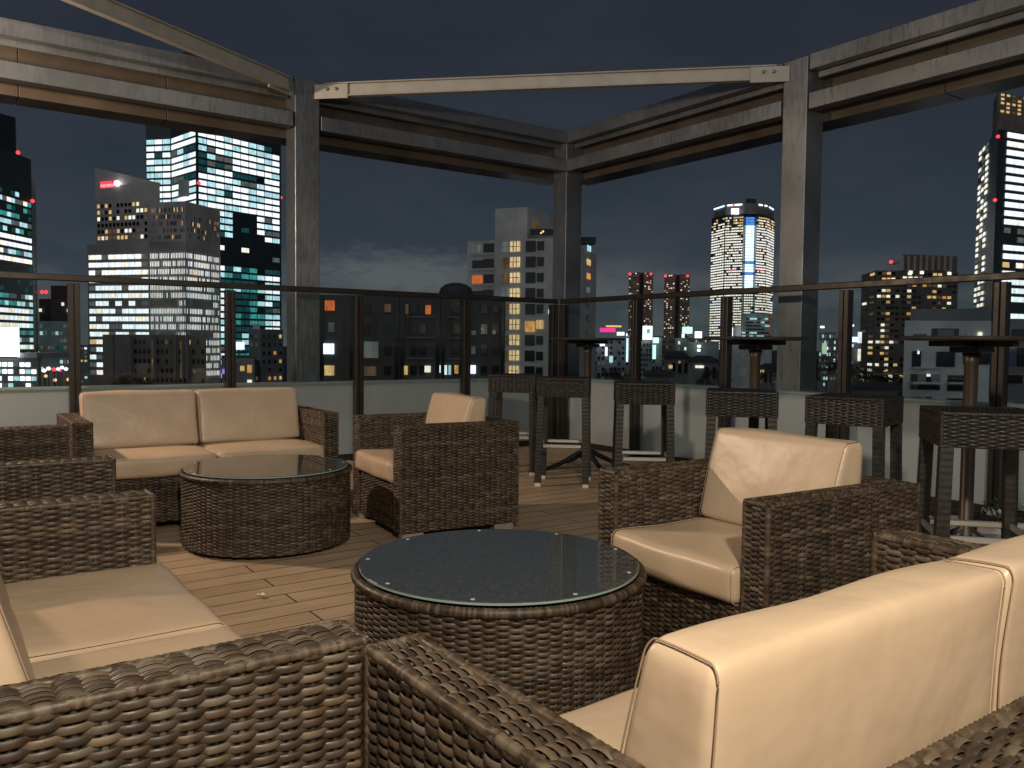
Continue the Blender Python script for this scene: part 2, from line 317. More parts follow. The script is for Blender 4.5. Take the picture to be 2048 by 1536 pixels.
    def build(s, name, parent=None, loc=None, rotz=0.0):
        me = bpy.data.meshes.new(name); v = np.concatenate(s.v)
        me.vertices.add(len(v)); me.vertices.foreach_set('co', v.ravel())
        lv = np.concatenate([f.ravel() for f, _, _ in s.f]); sz = np.concatenate([np.full(len(f), f.shape[1]) for f, _, _ in s.f])
        me.loops.add(len(lv)); me.loops.foreach_set('vertex_index', lv.astype(np.int32))
        me.polygons.add(len(sz)); st = np.concatenate([[0], np.cumsum(sz)[:-1]])
        me.polygons.foreach_set('loop_start', st.astype(np.int32))
        try: me.polygons.foreach_set('loop_total', sz.astype(np.int32))
        except Exception: pass
        me.polygons.foreach_set('material_index', np.concatenate([np.full(len(f), mi) for f, mi, _ in s.f]).astype(np.int32))
        me.polygons.foreach_set('use_smooth', np.concatenate([np.full(len(f), sm) for f, _, sm in s.f]))
        for mn in s.mats: me.materials.append(MAT[mn])
        at = me.attributes.new('rnd', 'FLOAT', 'POINT'); at.data.foreach_set('value', np.concatenate(s.r))
        me.update(calc_edges=True); me.validate()
        o = bpy.data.objects.new(name, me); COL.objects.link(o)
        if parent: o.parent = parent
        if loc is not None: o.location = loc
        o.rotation_euler.z = rotz
        return o
def tag(o, label=None, cat=None, group=None, kind=None):
    for k, v in (('label', label), ('category', cat), ('group', group), ('kind', kind)):
        if v: o[k] = v
    return o
def thing(name, label, cat, loc=(0, 0, 0), rotz=0.0, group=None):
    o = bpy.data.objects.new(name, None); COL.objects.link(o); o.location = loc; o.rotation_euler.z = rotz
    o.empty_display_size = 0.1
    return tag(o, label, cat, group)
def copy_tree(o, parent=None):
    c = o.copy(); COL.objects.link(c)
    if parent: c.parent = parent
    for ch in list(o.children): copy_tree(ch, c)
    return c
def place(o, x, y, z=0, rz=0):
    o.location = (x, y, z); o.rotation_euler.z = radians(rz); return o
rng = np.random.default_rng(7)

# ------------------------------------------------------------------ wicker
PITCH_R, STAKE = 0.0080, 0.033
def weave(mb, O, Sx, Tx, Ls, Lt, m='rattan', step=6, pitch=PITCH_R, stake=STAKE):
    """plain weave of flat strands on a rectangle: strands along Sx, rows along Tx"""
    O = np.asarray(O, float); Sx = np.asarray(Sx, float); Tx = np.asarray(Tx, float); Nn = np.cross(Sx, Tx)
    rows = max(1, int(round(Lt / pitch))); pitch = Lt / rows
    ns = max(2, int(round(Ls / stake))); st = Ls / ns
    s = np.linspace(0, Ls, ns * step + 1); j = np.arange(rows)
    h = np.cos(pi * (s[None] - st / 2) / st + pi * j[:, None])
    h = np.sign(h) * np.abs(h) ** 0.75 * 0.0042 + rng.normal(0, 0.0003, (rows, 1))
    jit = rng.normal(0, 0.0006, (rows, 1)) + 0.0009 * np.sin(s[None] * 9 + j[:, None] * 1.7)
    ca = np.linspace(0, pi, 5); cw = np.cos(ca) * pitch * 0.68; cn = np.sin(ca) ** 0.7 * 0.0021
    t = ((j + 0.5) * pitch)[:, None] + jit
    V = O + s[None, :, None, None] * Sx + (t[:, :, None] + cw)[..., None] * Tx + (h[:, :, None] + cn)[..., None] * Nn
    n2, k = len(s), 5
    i = (np.arange(rows)[:, None, None] * n2 + np.arange(n2 - 1)[None, :, None]) * k + np.arange(k - 1)[None, None]
    f = np.stack([i, i + 1, i + k + 1, i + k], -1).reshape(-1, 4)
    bumpid = np.floor((s[None] + (j[:, None] % 2) * st) / (2 * st)).astype(int)
    rt = rng.random((rows, bumpid.max() + 1)); rr = np.take_along_axis(rt, bumpid, 1) * 0.55 + rng.random((rows, 1)) * 0.45
    mb.add(V, f, m, np.repeat(rr.ravel(), k), True)
    # stakes
    sk = (np.arange(ns) + 0.5) * st; ca = np.linspace(0, pi, 4)
    V = O + (sk[:, None] + np.cos(ca) * 0.004)[:, None, :, None] * Sx + np.array([0, Lt])[None, :, None, None] * Tx + (np.sin(ca) * 0.0022 - 0.0012)[None, None, :, None] * Nn
    V = np.broadcast_to(V, (ns, 2, 4, 3)); i = np.arange(ns)[:, None] * 8 + np.arange(3)[None]
    mb.add(V, np.stack([i, i + 4, i + 5, i + 1], -1).reshape(-1, 4), m, np.repeat(rng.random(ns), 8), True)
def cord(mb, a, b, m='rattan', r=0.0085):
    a = np.asarray(a, float); b = np.asarray(b, float); ln = np.linalg.norm(b - a); n = max(4, int(ln / 0.006))
    u = np.linspace(0, 1, n + 1); mb.tube(a + u[:, None] * (b - a), r * (1 + 0.10 * np.cos(np.arange(n + 1) * pi + rng.random(n + 1))), m, 7, rnd=rng.random(n + 1) * 0.6 + 0.3)
def wbox(mb, x0, x1, y0, y1, z0, z1, faces, cords='', m='rattan', g=0.006, step=6, top_along=None):
    """a wicker-clad box; faces from 'l r f b t' = -x +x -y +y +z"""
    mb.box(x0 + g, x1 - g, y0 + g, y1 - g, z0 + 0.001, z1 - g, 'core')
    e = 0.0045
    if 'f' in faces: weave(mb, (x0, y0 + e, z0), (1, 0, 0), (0, 0, 1), x1 - x0, z1 - z0, m, step)
    if 'b' in faces: weave(mb, (x1, y1 - e, z0), (-1, 0, 0), (0, 0, 1), x1 - x0, z1 - z0, m, step)
    if 'l' in faces: weave(mb, (x0 + e, y1, z0), (0, -1, 0), (0, 0, 1), y1 - y0, z1 - z0, m, step)
    if 'r' in faces: weave(mb, (x1 - e, y0, z0), (0, 1, 0), (0, 0, 1), y1 - y0, z1 - z0, m, step)
    if 't' in faces:
        if (x1 - x0 > y1 - y0) if top_along is None else top_along == 'x': weave(mb, (x0, y0, z1 - e), (1, 0, 0), (0, 1, 0), x1 - x0, y1 - y0, m, step)
        else: weave(mb, (x1, y0, z1 - e), (0, 1, 0), (-1, 0, 0), y1 - y0, x1 - x0, m, step)
    c = 0.0055
    X = (x0 + c, x1 - c); Y = (y0 + c, y1 - c); Z = z1 - c
    seg = {'tf': ((X[0], Y[0], Z), (X[1], Y[0], Z)), 'tb': ((X[0], Y[1], Z), (X[1], Y[1], Z)), 'tl': ((X[0], Y[0], Z), (X[0], Y[1], Z)), 'tr': ((X[1], Y[0], Z), (X[1], Y[1], Z)),
           'lf': ((X[0], Y[0], z0), (X[0], Y[0], Z)), 'lb': ((X[0], Y[1], z0), (X[0], Y[1], Z)), 'rf': ((X[1], Y[0], z0), (X[1], Y[0], Z)), 'rb': ((X[1], Y[1], z0), (X[1], Y[1], Z))}
    for k in cords.split(): cord(mb, *seg[k], m=m)

# ------------------------------------------------------------------ cushions
def grid_box(hx, hy, hz, r, na=22):
    """rounded box surface as welded quads"""
    import bmesh
    bm = bmesh.new()
    def axis(h):
        inner = np.linspace(-(h - r), h - r, max(4, int(na * h / max(hx, hy, hz))))
        e = r * (1 - np.cos(np.linspace(0, pi / 2, 5)))  # spacing inside the rounding
        return np.concatenate([-h + e[:-1], inner, (h - e[:-1])[::-1]])
    ax = [axis(hx), axis(hy), axis(hz)]; H = (hx, hy, hz)
    for a in range(3):
        b, c = (a + 1) % 3, (a + 2) % 3
        for sg in (-1, 1):
            vv = []
            for u in ax[b]:
                row = []
                for w in ax[c]:
                    p = [0, 0, 0]; p[a] = sg * H[a]; p[b] = u; p[c] = w; row.append(bm.verts.new(p))
                vv.append(row)
            for i in range(len(vv) - 1):
                for j in range(len(vv[0]) - 1):
                    q = [vv[i][j], vv[i + 1][j], vv[i + 1][j + 1], vv[i][j + 1]]
                    bm.faces.new(q if sg > 0 else q[::-1])
    bmesh.ops.remove_doubles(bm, verts=bm.verts, dist=1e-5)
    V = np.array([v.co[:] for v in bm.verts]); Fc = [[v.index for v in f.verts] for f in (bm.verts.index_update(), bm.faces)[1]]
    bm.free()
    inn = np.array(H) - r; q = np.clip(V, -inn, inn); d = V - q; n = np.linalg.norm(d, axis=1)[:, None]
    V = np.where(n > 1e-9, q + d / np.maximum(n, 1e-9) * r, V)
    return V, Fc
def cushion(name, parent, c, dims, r=0.022, puff=(0, 0, 0.012), shape=None, seam_axis=0, seed=0, stitch=False):
    hx, hy, hz = (d / 2 for d in dims); V, Fc = grid_box(hx, hy, hz, r)
    H = np.array([hx, hy, hz]); U = V / H
    rg = np.random.default_rng(seed); ph = rg.random(6) * 6.28
    def deform(V):
        U = V / H; Wv = V.copy()
        for a in range(3):
            b, cc = (a + 1) % 3, (a + 2) % 3
            Wv[:, a] += puff[a] * np.sign(U[:, a]) * np.clip(np.abs(U[:, a]) * 1.4 - 0.4, 0, 1) * (1 - np.clip(np.abs(U[:, b]), 0, 1) ** 2.5) * (1 - np.clip(np.abs(U[:, cc]), 0, 1) ** 2.5)
        Wv += 0.0026 * np.stack([np.sin(V[:, 1] * 21 + ph[0]) * np.sin(V[:, 2] * 17 + ph[1]), np.sin(V[:, 0] * 19 + ph[2]) * np.sin(V[:, 2] * 23 + ph[3]), np.sin(V[:, 0] * 15 + ph[4]) * np.sin(V[:, 1] * 17 + ph[5])], -1)
        if shape is not None: Wv = shape(Wv)
        return Wv
    mb = MB(); mb.add(deform(V), Fc, 'cushion', 0.5, True)
    o = mb.build(name, parent, c)
    # seams: a welt round both ends
    a = seam_axis; b, cc = (a + 1) % 3, (a + 2) % 3
    for sg in (-1, 1):
        sm = MB(); rr = r; pts = []
        hb, hc = H[b] - rr, H[cc] - rr
        for k, (sb, sc) in enumerate(((1, 1), (-1, 1), (-1, -1), (1, -1))):
            for th in np.linspace(k * pi / 2, (k + 1) * pi / 2, 6):
                pb = (sb * hb) + rr * cos(th) * 0.985; pc = (sc * hc) + rr * sin(th) * 0.985
                p = [0, 0, 0]; p[a] = sg * (H[a] - rr * 0.32); p[b] = pb; p[cc] = pc; pts.append(p)
        pts = np.array(pts); dense = []
        for i in range(len(pts)):
            p, q = pts[i], pts[(i + 1) % len(pts)]; n = max(1, int(np.linalg.norm(q - p) / 0.02))
            for k in range(n): dense.append(p + (q - p) * k / n)
        D = np.array(dense); D[:, b] = np.clip(D[:, b], -H[b] + 0.001, H[b] - 0.001); D[:, cc] = np.clip(D[:, cc], -H[cc] + 0.001, H[cc] - 0.001)
        sm.tube(deform(D), 0.0012, 'stitch' if stitch else 'piping', 6, closed=True)
        sm.build('piping', o)
    return o
def back_shape(hz, lean_front=0.09, lean_back=0.02, sgn=1):
    """wedge: the front face (-y) leans back towards the top"""
    def f(V):
        W2 = V.copy(); u = (V[:, 2] + hz) / (2 * hz)
        ymin, ymax = V[:, 1].min(), V[:, 1].max(); w = (V[:, 1] - ymin) / (ymax - ymin + 1e-9)
        # keep welt points consistent: weight by sign of y
        w = np.clip((V[:, 1] + 0.09) / 0.18, 0, 1)
        W2[:, 1] += u * (lean_front * (1 - w) + lean_back * w)
        return W2
    return f

# ------------------------------------------------------------------ rattan seats (front faces -y, width along x, origin at the front left floor corner)
ARM, SH, BD, HH = 0.092, 0.075, 0.70, 0.602
def make_seat(name, label, cat, wid, nseat, group, step=6):
    root = thing(name, label, cat, group=group)
    zb = 0.045
    for side in (0, 1):
        x0, x1 = (0, ARM) if side == 0 else (wid - ARM, wid)
        mb = MB(); wbox(mb, x0, x1, 0, BD, zb, HH, 'lrft' + 'b', 'tf tl tr lf rf ' + ('lb' if side == 0 else 'rb'), step=step); mb.build('arm', root)
    mb = MB(); wbox(mb, ARM + 0.001, wid - ARM - 0.001, BD - ARM, BD, zb, HH - 0.002, 'fbt', 'tf tb', step=step); mb.build('backrest', root)
    mb = MB(); wbox(mb, ARM + 0.001, wid - ARM - 0.001, 0.012, BD - ARM - 0.002, zb, 0.292, 'f', '', step=step)
    mb.build('seat_base', root)
    for fx in (0.015, wid - 0.075):
        for fy in (0.02, BD - 0.14):
            fb = MB(); fb.bbox(fx, fx + 0.06, fy, fy + 0.12, 0.0, zb - 0.001, 'silver', 0.004); fb.build('foot', root)
    iw = (wid - 2 * ARM) / nseat
    for k in range(nseat):
        cx = ARM + iw * (k + 0.5)
        cushion('seat_cushion', root, (cx, 0.275, 0.352), (iw - 0.006, 0.60, 0.112), 0.026, (0, 0.004, 0.012), seed=k)
        bh = 0.315
        cushion('back_cushion', root, (cx, 0.452, 0.405 + bh / 2 + 0.012), (iw - 0.008, 0.16, bh), 0.024, (0.0, 0.010, 0.006), shape=back_shape(bh / 2, 0.09, 0.015), seed=10 + k, stitch=True)
    return root
# ------------------------------------------------------------------ TERRACE STRUCTURE
fl = MB(); fl.box(-4.0, 5.45, -5.0, 6.75, -0.25, 0.0, 'deck'); tag(fl.build('terrace_floor'), 'brown timber deck of the roof terrace', kind='structure')
def ground():
    mb = MB(); n = 40; xs = np.linspace(-6000, 6000, n)
    V = np.array([(x, y, -32.0) for x in xs for y in xs]); i = np.arange(n - 1)[:, None] * n + np.arange(n - 1)[None]
    mb.add(V, np.stack([i, i + n, i + n + 1, i + 1], -1).reshape(-1, 4), 'ground_city'); tag(mb.build('ground'), kind='structure')
ground()
# building under the terrace
mb = MB(); mb.box(-4.0, 5.9, -5.0, 7.5, -32.0, -0.26, 'concrete_pale'); tag(mb.build('building_below'), 'pale building that carries the roof terrace', 'building')

WY, WX, WT = 6.70, 5.40, 0.69       # parapet inner faces and top
def parapet(label, rect, n, ax):
    root = thing('parapet_wall', label, 'wall')
    x0, x1, y0, y1 = rect; body = MB(); body.box(x0, x1, y0, y1, 0.004, WT - 0.02, 'parapet'); body.build('wall_panel', root)
    c = MB(); c.bbox(x0 - 0.006 if ax == 'y' else x0, x1 + 0.006 if ax == 'y' else x1, y0 - 0.006 if ax == 'x' else y0, y1 + 0.006 if ax == 'x' else y1, WT - 0.02, WT, 'parapet', 0.004); c.build('coping', root)
    k = MB()
    if ax == 'x': k.box(x0, x1, y0 - 0.012, y0 - 0.0005, 0.004, 0.055, 'bronze')
    else: k.box(x0 - 0.012, x0 - 0.0005, y0, y1, 0.004, 0.055, 'bronze')
    k.build('skirting', root); return root
parapet('low pale parapet behind the two seat sofa, left of the corner', (-4, WX - 0.0, WY, WY + 0.14), 8, 'x')
parapet('low pale parapet behind the bar stools, right of the corner', (WX, WX + 0.14, -5.0, WY + 0.14), 8, 'y')

RZ = 1.49
def railing(label, pts_along, ax, fixed, ends):
    """posts at positions along ax; glass between them; rail on top"""
    root = thing('glass_railing', label, 'railing')
    def bx(m_, a0, a1, d0, d1, z0, z1, mat_, c=0.003):
        if ax == 'x': m_.bbox(a0, a1, fixed + d0, fixed + d1, z0, z1, mat_, c)
        else: m_.bbox(fixed + d0, fixed + d1, a0, a1, z0, z1, mat_, c)
    for p in pts_along:
        q = MB(); bx(q, p - 0.036, p - 0.004, -0.035, 0.035, 0.0045, RZ - 0.058, 'bronze'); bx(q, p + 0.004, p + 0.036, -0.035, 0.035, 0.0045, RZ - 0.058, 'bronze'); bx(q, p - 0.0038, p + 0.0038, -0.02, 0.02, 0.0045, RZ - 0.07, 'bronze', 0.001); q.build('post', root)
        q = MB(); bx(q, p - 0.055, p + 0.055, -0.05, 0.05, 0.0005, 0.0042, 'bronze', 0.001); q.build('base_plate', root)
    q = MB(); bx(q, ends[0], ends[1], -0.024, 0.024, RZ - 0.046, RZ, 'bronze', 0.006); q.build('top_rail', root)
    P = sorted(pts_along)
    for a, b in zip(P[:-1], P[1:]):
        q = MB(); bx(q, a + 0.042, b - 0.042, -0.005, 0.005, 0.66, RZ - 0.047, 'glass', 0.001); q.build('glass_pane', root)
    return root
railing('bronze railing with glass panes along the left parapet', [-2.4, -1.3, -0.2, 0.9, 2.0, 3.1, 4.2, 5.255], 'x', 6.625, (-4, 5.30))
railing('bronze railing with glass panes along the right parapet behind the bar tables', [6.555, 5.51, 4.47, 3.405, 2.365, 1.32, 0.28, -0.8], 'y', 5.335, (-4.9, 6.60))

# steel frame with the screen cassettes
pg = thing('pergola', 'grey galvanised steel frame of columns, double beams and diagonal braces', 'pergola')
CY, CX, CS = 6.92, 5.64, 0.22
def column(x, y):
    mb = MB(); w = CS / 2; t = 0.0; mb.bbox(x, x + CS, y, y + CS, -0.3, 3.285, 'steel', 0.005); mb.build('column', pg)
for x, y in ((-0.35, CY), (2.65, CY), (CX, CY), (CX, 3.985), (CX, 0.98)): column(x, y)
def runx(x0, x1):
    mb = MB(); mb.bbox(x0, x1, CY - 0.006, CY + 0.075, 3.168, 3.288, 'steel', 0.004); mb.build('upper_beam', pg)
    mb = MB(); mb.bbox(x0, x1, CY + 0.10, CY + 0.125, 3.125, 3.2, 'steel', 0.003); mb.build('screen_track', pg)
    mb = MB(); mb.bbox(x0, x1, CY - 0.006, CY + 0.10, 2.868, 2.992, 'steel', 0.004); mb.build('lower_beam', pg)
def runy(y0, y1):
    mb = MB(); mb.bbox(CX - 0.006, CX + 0.075, y0, y1, 3.168, 3.288, 'steel', 0.004); mb.build('upper_beam', pg)
    mb = MB(); mb.bbox(CX + 0.10, CX + 0.125, y0, y1, 3.125, 3.2, 'steel', 0.003); mb.build('screen_track', pg)
    mb = MB(); mb.bbox(CX - 0.006, CX + 0.10, y0, y1, 2.868, 2.992, 'steel', 0.004); mb.build('lower_beam', pg)
runx(-0.13, 2.632); runx(2.885, CX - 0.008); runx(-3.8, -0.355)
runy(4.222, CY - 0.008); runy(1.205, 3.965); runy(-2.8, 0.975)
# corner pieces where both runs meet in front of the corner column
mb = MB(); mb.bbox(CX - 0.0065, CX + 0.1, CY - 0.0065, CY - 0.0005, 3.169, 3.287, 'steel', 0.001); mb.build('corner_plate', pg)
mb = MB(); mb.bbox(CX - 0.0065, CX + 0.1, CY - 0.0065, CY - 0.0005, 2.869, 2.991, 'steel', 0.001); mb.build('corner_plate', pg)
def cass(x0, x1, y0, y1, ax):
    n = 3; mb = MB()
    for k in range(n):
        if ax == 'x': mb.bbox(x0 + (x1 - x0) * k / n + 0.002, x0 + (x1 - x0) * (k + 1) / n - 0.002, y0, y1, 2.81, 3.19, 'cassette', 0.004)
        else: mb.bbox(x0, x1, y0 + (y1 - y0) * k / n + 0.002, y0 + (y1 - y0) * (k + 1) / n - 0.002, 2.81, 3.19, 'cassette', 0.004)
    mb.build('screen_cassette', pg)
cass(2.70, 5.80, CY + 0.225, CY + 0.50, 'x'); cass(-0.40, 2.695, CY + 0.225, CY + 0.50, 'x'); cass(-3.8, -0.405, CY + 0.225, CY + 0.50, 'x')
cass(CX + 0.225, CX + 0.50, 4.05, CY + 0.22, 'y'); cass(CX + 0.225, CX + 0.50, 1.0, 4.045, 'y'); cass(CX + 0.225, CX + 0.50, -2.8, 0.995, 'y')
def brace(a, b, z0, z1):
    a = np.array(a, float); b = np.array(b, float); ln = np.linalg.norm(b - a); ang = atan2(b[1] - a[1], b[0] - a[0])
    mb = MB(); mb.bbox(0.10, ln - 0.10, -0.012, 0.012, z0 + 0.012, z1 - 0.012, 'brace_paint', 0.003); mb.bbox(0.10, ln - 0.10, -0.035, 0.035, z1 - 0.0118, z1, 'brace_paint', 0.003); mb.bbox(0.10, ln - 0.10, -0.03, 0.03, z0, z0 + 0.0118, 'brace_paint', 0.003)
    o = mb.build('brace', pg, (a[0], a[1], 0), ang)
    for e, sg in ((0.0, 1), (ln, -1)):
        g = MB(); g.bbox(min(e, e + sg * 0.30), max(e, e + sg * 0.30), -0.034, -0.0325 + 0.012, z0 - 0.02, z1 - 0.014, 'brace_paint', 0.002); g.build('gusset_plate', o)
        for k in (0.12, 0.2):
            q = MB(); q.lathe([(0, 0.02), (0.010, 0.019), (0.013, 0.014), (0.013, 0)], 'steel', k=12); s_ = q.build('bolt', o, (e + sg * k, -0.034, (z0 + z1) / 2)); s_.rotation_euler = (pi / 2, 0, 0)
brace((2.84, 6.93), (5.66, 4.17), 3.145, 3.262)
brace((2.66, 6.93), (-1.4, 4.75), 3.145, 3.262)

# ------------------------------------------------------------------ FURNITURE
sofa0 = make_seat('rattan_sofa', '', 'sofa', 1.44, 2, 'two seat rattan sofas', 7)
# local frame: x along width, y = depth (front at 0). world: rotate so that -y local is the facing direction
spots = [
    (0.63, 4.73, -1, 'two seat rattan sofa with tan back cushions against the left parapet'),
    (0.58, 4.72, -91.5, None), (0.53, 2.47, -90, None), (1.92, 1.06, 180, None)]
labels = ['two seat rattan sofa facing the room in front of the left parapet and railing',
          'two seat rattan sofa cut by the left edge, only its two armrests in view',
          'nearest left rattan sofa showing bright tan seat cushions and a large woven arm',
          'nearest right rattan sofa seen from behind, its tan back cushion catching the light']
sofas = []
for i, (x, y, rz, _) in enumerate(spots):
    o = sofa0 if i == 0 else copy_tree(sofa0)
    sofas.append(place(o, x, y, 0, rz)); o['label'] = labels[i]
# facing +X: local -y -> +X  => rz = +90: local x -> +Y, local y -> -X
place(sofas[1], 0.57, 3.26, 0, 89); place(sofas[2], 0.525, 1.085, 0, 90)
place(sofas[3], 1.872, 1.055, 0, 180); sofas[3].scale.x = 0.95
for c_ in sofas[2].children:
    if c_.name.startswith('seat_cushion'): c_.location.x += 0.028
# facing +Y: rz=180: local x -> -X, local y -> -Y
ch0 = make_seat('rattan_armchair', 'rattan armchair with its back cushion rising, between the two round coffee tables and the bar stools', 'armchair', 0.74, 1, 'rattan armchairs', 6)
# facing -X: rz=-90: local x -> -Y, local y -> +X
ch1 = copy_tree(ch0)
def chair_at(o, x, y, ang):   # x, y: near front corner ; ang: rotation of the chair
    a = radians(ang); o.location = (x - 0.74 * sin(a), y + 0.74 * cos(a), 0); o.rotation_euler.z = radians(ang - 90)
chair_at(ch0, 1.99, 3.755, -6.2); chair_at(ch1, 1.86, 1.40, -3.5)
ch0['label'] = 'farther rattan armchair, standing beyond the nearer round coffee table'
ch1['label'] = 'nearer rattan armchair with a lit tan seat, right of the nearer coffee table'

# round coffee tables
def make_table():
    R, Hh = 0.418, 0.385; root = thing('coffee_table', '', 'coffee table', group='round rattan coffee tables')
    mb = MB(); ns = 76; st = 2 * pi / ns; rows = int((Hh - 0.03) / PITCH_R); s = np.arange(ns * 8) * st / 8; j = np.arange(rows)
    h = np.cos(pi * s[None] / st + pi * j[:, None]); h = np.sign(h) * np.abs(h) ** 0.75 * 0.0042
    ca = np.linspace(0, pi, 5); cw = np.cos(ca) * PITCH_R * 0.68; cn = np.sin(ca) ** 0.7 * 0.0021
    zz = 0.022 + (j + 0.5) * PITCH_R
    rad = (R - 0.006 + h)[:, :, None] + cn; Z = np.broadcast_to((zz[:, None, None] + cw), rad.shape)
    V = np.stack([rad * np.cos(s)[None, :, None], rad * np.sin(s)[None, :, None], Z], -1)
    n2, k = len(s), 5; I = np.arange(n2)
    a = (j[:, None, None] * n2 + I[None, :, None]) * k + np.arange(4)[None, None]; b = (j[:, None, None] * n2 + ((I + 1) % n2)[None, :, None]) * k + np.arange(4)[None, None]
    bid = np.floor((s[None] / st + 0.5 + (j[:, None] % 2)) / 2).astype(int) % (ns // 2)
    rt = rng.random((rows, ns)); rr = np.take_along_axis(rt, bid, 1) * 0.55 + rng.random((rows, 1)) * 0.45
    mb.add(V, np.stack([a, b, b + 1, a + 1], -1).reshape(-1, 4)[:, ::-1], 'rattan', np.repeat(rr.ravel(), k), True)
    for q in range(ns):
        th = q * st; mb.tube([((R - 0.0075) * cos(th), (R - 0.0075) * sin(th), 0.02), ((R - 0.0075) * cos(th), (R - 0.0075) * sin(th), Hh - 0.01)], 0.0035, 'rattan', 6, rnd=rng.random())
    mb.lathe([(0, 0.02), (R - 0.016, 0.02), (R - 0.013, Hh - 0.012), (0, Hh - 0.012)], 'core', k=64)
    mb.build('drum', root)
    rm = MB(); th = np.arange(400) * 2 * pi / 400
    rm.tube(np.c_[(R - 0.004) * np.cos(th), (R - 0.004) * np.sin(th), np.full(400, Hh - 0.012)], 0.0135 * (1 + 0.11 * np.cos(np.arange(400) * pi + rng.random(400) * 1.4)), 'rattan', 8, closed=True, rnd=rng.random(400)); rm.build('rim', root)
    g = MB(); r = R - 0.012; g.lathe([(0, Hh + 0.0035), (r - 0.002, Hh + 0.0035), (r, Hh + 0.0055), (r, Hh + 0.0105), (r - 0.002, Hh + 0.0125), (0, Hh + 0.0125)], 'table_glass', k=96, smooth=False); g.lathe([(r + 0.0002, Hh + 0.0052), (r + 0.0006, Hh + 0.008), (r + 0.0002, Hh + 0.0108)], 'glass_edge', k=96); go = g.build('glass_top', root)
    for q in range(9):
        th = q * 2 * pi / 9 + 0.2; p = MB(); p.lathe([(0, 0.0018), (0.0045, 0.0015), (0.0065, 0.0)], 'pad', ((r - 0.022) * cos(th), (r - 0.022) * sin(th), Hh + 0.0128), k=12); p.build('pad', go)
    return root
t0 = make_table(); t1 = copy_tree(t0)
place(t0, 1.372, 1.972, 0, 14); place(t1, 1.448, 4.175, 0, 50)
t0['label'] = 'nearer round rattan coffee table with a dark glass top'; t1['label'] = 'farther round rattan coffee table with a glass top, in front of the sofa'

# bar stools
def make_stool():
    root = thing('bar_stool', '', 'bar stool', group='backless rattan bar stools'); h, z, sk = 0.185, 0.785, 0.135
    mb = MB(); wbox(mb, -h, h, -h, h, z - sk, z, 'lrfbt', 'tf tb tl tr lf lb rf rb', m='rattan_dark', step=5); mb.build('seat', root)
    for sx in (-1, 1):
        for sy in (-1, 1):
            t = MB(); n = 48; u = np.linspace(0, 1, n + 1); top = np.array([sx * (h - 0.026), sy * (h - 0.026), z - sk + 0.012]); bot = np.array([sx * (h - 0.012), sy * (h - 0.012), 0.028])
            w = 0.0235 * (1 + 0.015 * np.cos(np.arange(n + 1) * pi)); P = top + u[:, None] * (bot - top)
            V = np.stack([P + np.c_[w * a, w * b, 0 * w] for a, b in ((-1, -1), (1, -1), (1, 1), (-1, 1))], 1)
            i = np.arange(n)[:, None] * 4; jn = np.arange(4)[None]
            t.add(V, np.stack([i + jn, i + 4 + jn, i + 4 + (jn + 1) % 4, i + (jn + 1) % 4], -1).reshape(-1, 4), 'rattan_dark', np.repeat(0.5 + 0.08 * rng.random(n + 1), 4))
            lg = t.build('leg', root)
            q = MB(); q.bbox(bot[0] - 0.022, bot[0] + 0.022, bot[1] - 0.022, bot[1] + 0.022, 0, 0.0285, 'cap', 0.003); q.build('foot_cap', lg)
    for sy in (-1, 1):
        q = MB(); q.bbox(-h + 0.045, h - 0.045, sy * (h - 0.018) - 0.009, sy * (h - 0.018) + 0.009, 0.282, 0.308, 'silver', 0.004); q.build('footrest', root)
    for sx in (-1, 1):
        q = MB(); q.bbox(sx * (h - 0.018) - 0.009, sx * (h - 0.018) + 0.009, -h + 0.045, h - 0.045, 0.282, 0.308, 'silver', 0.004); q.build('footrest', root)
    return root
st0 = make_stool()
ST = [(3.90, 5.40, -45, 'bar stool farthest left, behind the second stool from the left'),
      (3.88, 4.75, -43.5, 'bar stool second from left, its silver feet and footrest in full view'),
      (3.90, 3.95, -40, 'third bar stool from the left, between the corner and the nearer armchair'),
      (3.72, 3.00, -50, 'fourth bar stool from the left, half hidden by the armchair back cushion'),
      (3.83, 2.38, -74, 'fifth bar stool from the left, right behind the armchair cushion'),
      (3.44, 1.59, -50.2, 'nearest bar stool, cut by the right edge beside the stones')]
for i, (x, y, rz, lb) in enumerate(ST):
    o = st0 if i == 0 else copy_tree(st0); place(o, x, y, 0, rz); o['label'] = lb

# bar tables
def make_bar():
    root = thing('bar_table', '', 'bar table', group='round standing bar tables'); z = 1.085
    t = MB(); t.lathe([(0, z - 0.02), (0.292, z - 0.02), (0.299, z - 0.014), (0.30, z - 0.004), (0.297, z), (0, z)], 'bar_top', k=64, smooth=False); t.build('tabletop', root)
    t = MB(); t.bbox(-0.19, 0.19, -0.03, 0.03, z - 0.047, z - 0.0205, 'black_metal'); t.bbox(-0.03, 0.03, -0.19, 0.19, z - 0.0465, z - 0.0208, 'black_metal'); t.bbox(-0.07, 0.07, -0.07, 0.07, z - 0.075, z - 0.0475, 'black_metal'); t.build('bracket', root)
    t = MB(); t.lathe([(0, z - 0.075), (0.04, z - 0.076), (0.030, z - 0.12), (0.030, 0.20), (0.05, 0.17), (0.05, 0.10), (0, 0.10)], 'bar_pole', k=24); t.build('pole', root)
    for k in range(4):
        a = radians(75 + 90 * k); pts = [(0.03, 0.17), (0.10, 0.13), (0.25, 0.06), (0.40, 0.018)]
        t = MB(); t.tube([(r * cos(a), r * sin(a), zz) for r, zz in pts], [0.024, 0.022, 0.018, 0.016], 'black_metal', 8); t.build('leg', root)
    return root
b0 = make_bar()
